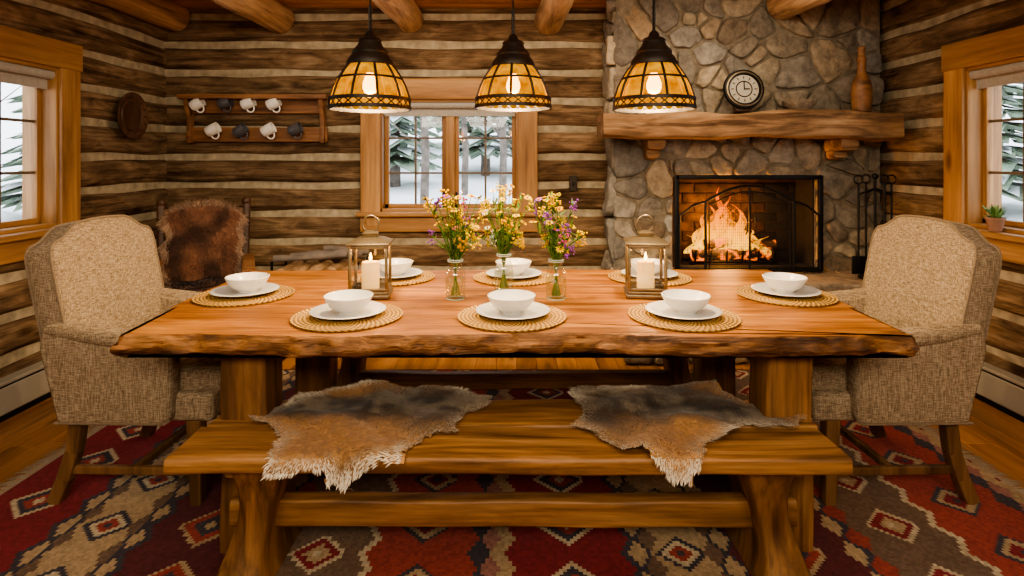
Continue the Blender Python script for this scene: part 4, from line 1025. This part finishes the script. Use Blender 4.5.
# ---------------------------------------------------------------- outside
sn=Obj('snow_ground'); V=[];F=[]; n=50
def gz(x,y):
    d=max(0,max(abs(x)-3.4,y-5.2)); return -.2+min(2.4,d*.13)+.25*noise.noise(Vector((x*.3,y*.3,0)))*min(1,d*.5)
for i in range(n+1):
    for j in range(n+1): x=-34+68*i/n;y=-16+56*j/n; V.append((x,y,gz(x,y)-.1))
for i in range(n):
    for j in range(n): F.append([i*(n+1)+j,(i+1)*(n+1)+j,(i+1)*(n+1)+j+1,i*(n+1)+j+1])
sn.add(V,F,M_snow,True); sn.finish(origin=None)
random.seed(9)
def conifer(x,y,h,r):
    t=Obj('conifer_tree'); z=gz(x,y)-.2; t.tube([(x,y,z),(x,y,z+h)],[.13,.02],M_bark,8)
    k=20
    for i in range(k):
        fr_=i/k; zz=z+h*(.12+.86*fr_); rr=r*(1-fr_)*U(.85,1.1)+.06
        nb=13
        for q in range(nb):
            a=2*PI*(q+U(-.3,.3))/nb; L_=rr*U(.75,1.15); dv=Vector((math.cos(a),math.sin(a),0)); sd=Vector((-dv.y,dv.x,0))*L_*.2
            b0=Vector((x,y,zz+.10*rr)); tip=b0+dv*L_+Vector((0,0,-.28*L_)); md=b0.lerp(tip,.55)+Vector((0,0,.06*L_))
            t.add([b0,md+sd,tip,md-sd],[[0,1,2,3]],M_needle,False)
            t.add([md+sd-Vector((0,0,.02)),md+sd*.5-Vector((0,0,.10)),tip,md-sd*.6-Vector((0,0,.10)),md-sd],[[0,1,2],[2,3,4]],M_needle,False)
            if R()<.75:
                up=Vector((0,0,.02)); t.add([b0.lerp(md,.3)+up,md+sd*.75+up,md.lerp(tip,.7)+up,md-sd*.75+up],[[0,1,2,3]],M_snow,False)
    t.finish(recalc=False)
for x,y,h,r in ((-2.6,13,5.5,1.3),(-.7,15.5,6.5,1.5),(1.3,14,5.5,1.2),(-4.5,16,7,1.7),(3.2,17,7,1.6),(.3,21,8,2),(-2.2,21,8,2),(-8,5.5,5,1.3),(-10.5,8.5,6,1.6),(-7.6,10,5,1.2),(-12,6.5,7,2),(8.3,7.2,5,1.3),(10,5,6,1.5),(11.5,9,7,1.8),(8.5,10.5,5,1.3)): conifer(x,y,h,r)
bt=Obj('bare_tree')
for (x,y) in ((-1.45,9.5),(-.2,10.5),(.15,8.6),(-6.2,6.3),(6.4,5.0),(-1.0,12),(-7.2,7.2),(7.0,6.3)):
    bt.tube([(x,y,-.3),(x+.05,y,1.5),(x-.04,y,3),(x+.1,y,5)],[.08,.065,.05,.03],M_bark,8)
    for k in range(12):
        z=U(1,4.5);a=U(0,6.28); l=U(.5,1.1); bt.tube([(x,y,z),(x+l*.5*math.cos(a),y+l*.5*math.sin(a),z+.2),(x+l*math.cos(a),y+l*math.sin(a),z+.6)],[.02,.012,.005],M_bark,5)
bt.finish()
# ---------------------------------------------------------------- world, lights
w=bpy.data.worlds.new('World'); sc.world=w; w.use_nodes=True; bg=w.node_tree.nodes['Background']; bg.inputs[0].default_value=(.90,.95,1,1); bg.inputs[1].default_value=2.9
def arealight(name,loc,tgt,size,sy,e,col):
    l=bpy.data.lights.new(name,'AREA'); l.shape='RECTANGLE'; l.size=size; l.size_y=sy; l.energy=e; l.color=col
    o=bpy.data.objects.new(name,l); sc.collection.objects.link(o); o.location=loc; o.rotation_euler=(Vector(tgt)-Vector(loc)).to_track_quat('-Z','Y').to_euler(); return o
arealight('added_fill_light',(0,-1.0,2.36),(0,3.0,.6),3.2,1.0,108,(1,.87,.68))  # added warm fill from behind the camera, no fixture modelled
arealight('added_fill_light',(0,1.2,2.27),(0,1.9,0),2.6,.6,15,(1,.87,.68))  # added overhead fill for bench and table, not a real fixture
arealight('added_fill_light',(0,3.4,2.27),(0,4.2,.8),3.6,.3,19,(1,.83,.60))  # added fill to brighten the back wall, not a real fixture
def pt(name,loc,e,col,r):
    l=bpy.data.lights.new(name,'POINT'); l.energy=e; l.color=col; l.shadow_soft_size=r
    o=bpy.data.objects.new(name,l); sc.collection.objects.link(o); o.location=loc
pt('fire_light',(1.55,4.27,.85),20,(1,.42,.10),.1)
# ---------------------------------------------------------------- camera
cam=bpy.data.cameras.new('camera'); cam.lens=585/1024*36; cam.sensor_width=36; cam.shift_y=-.125; cam.clip_start=.05
co=bpy.data.objects.new('camera',cam); sc.collection.objects.link(co); co.location=(0,0,1.32); co.rotation_euler=(PI/2,0,0); sc.camera=co
try:
    sc.view_settings.view_transform='AgX'; sc.view_settings.look='AgX - Medium High Contrast'; sc.view_settings.exposure=.45
except Exception as e: print(e)
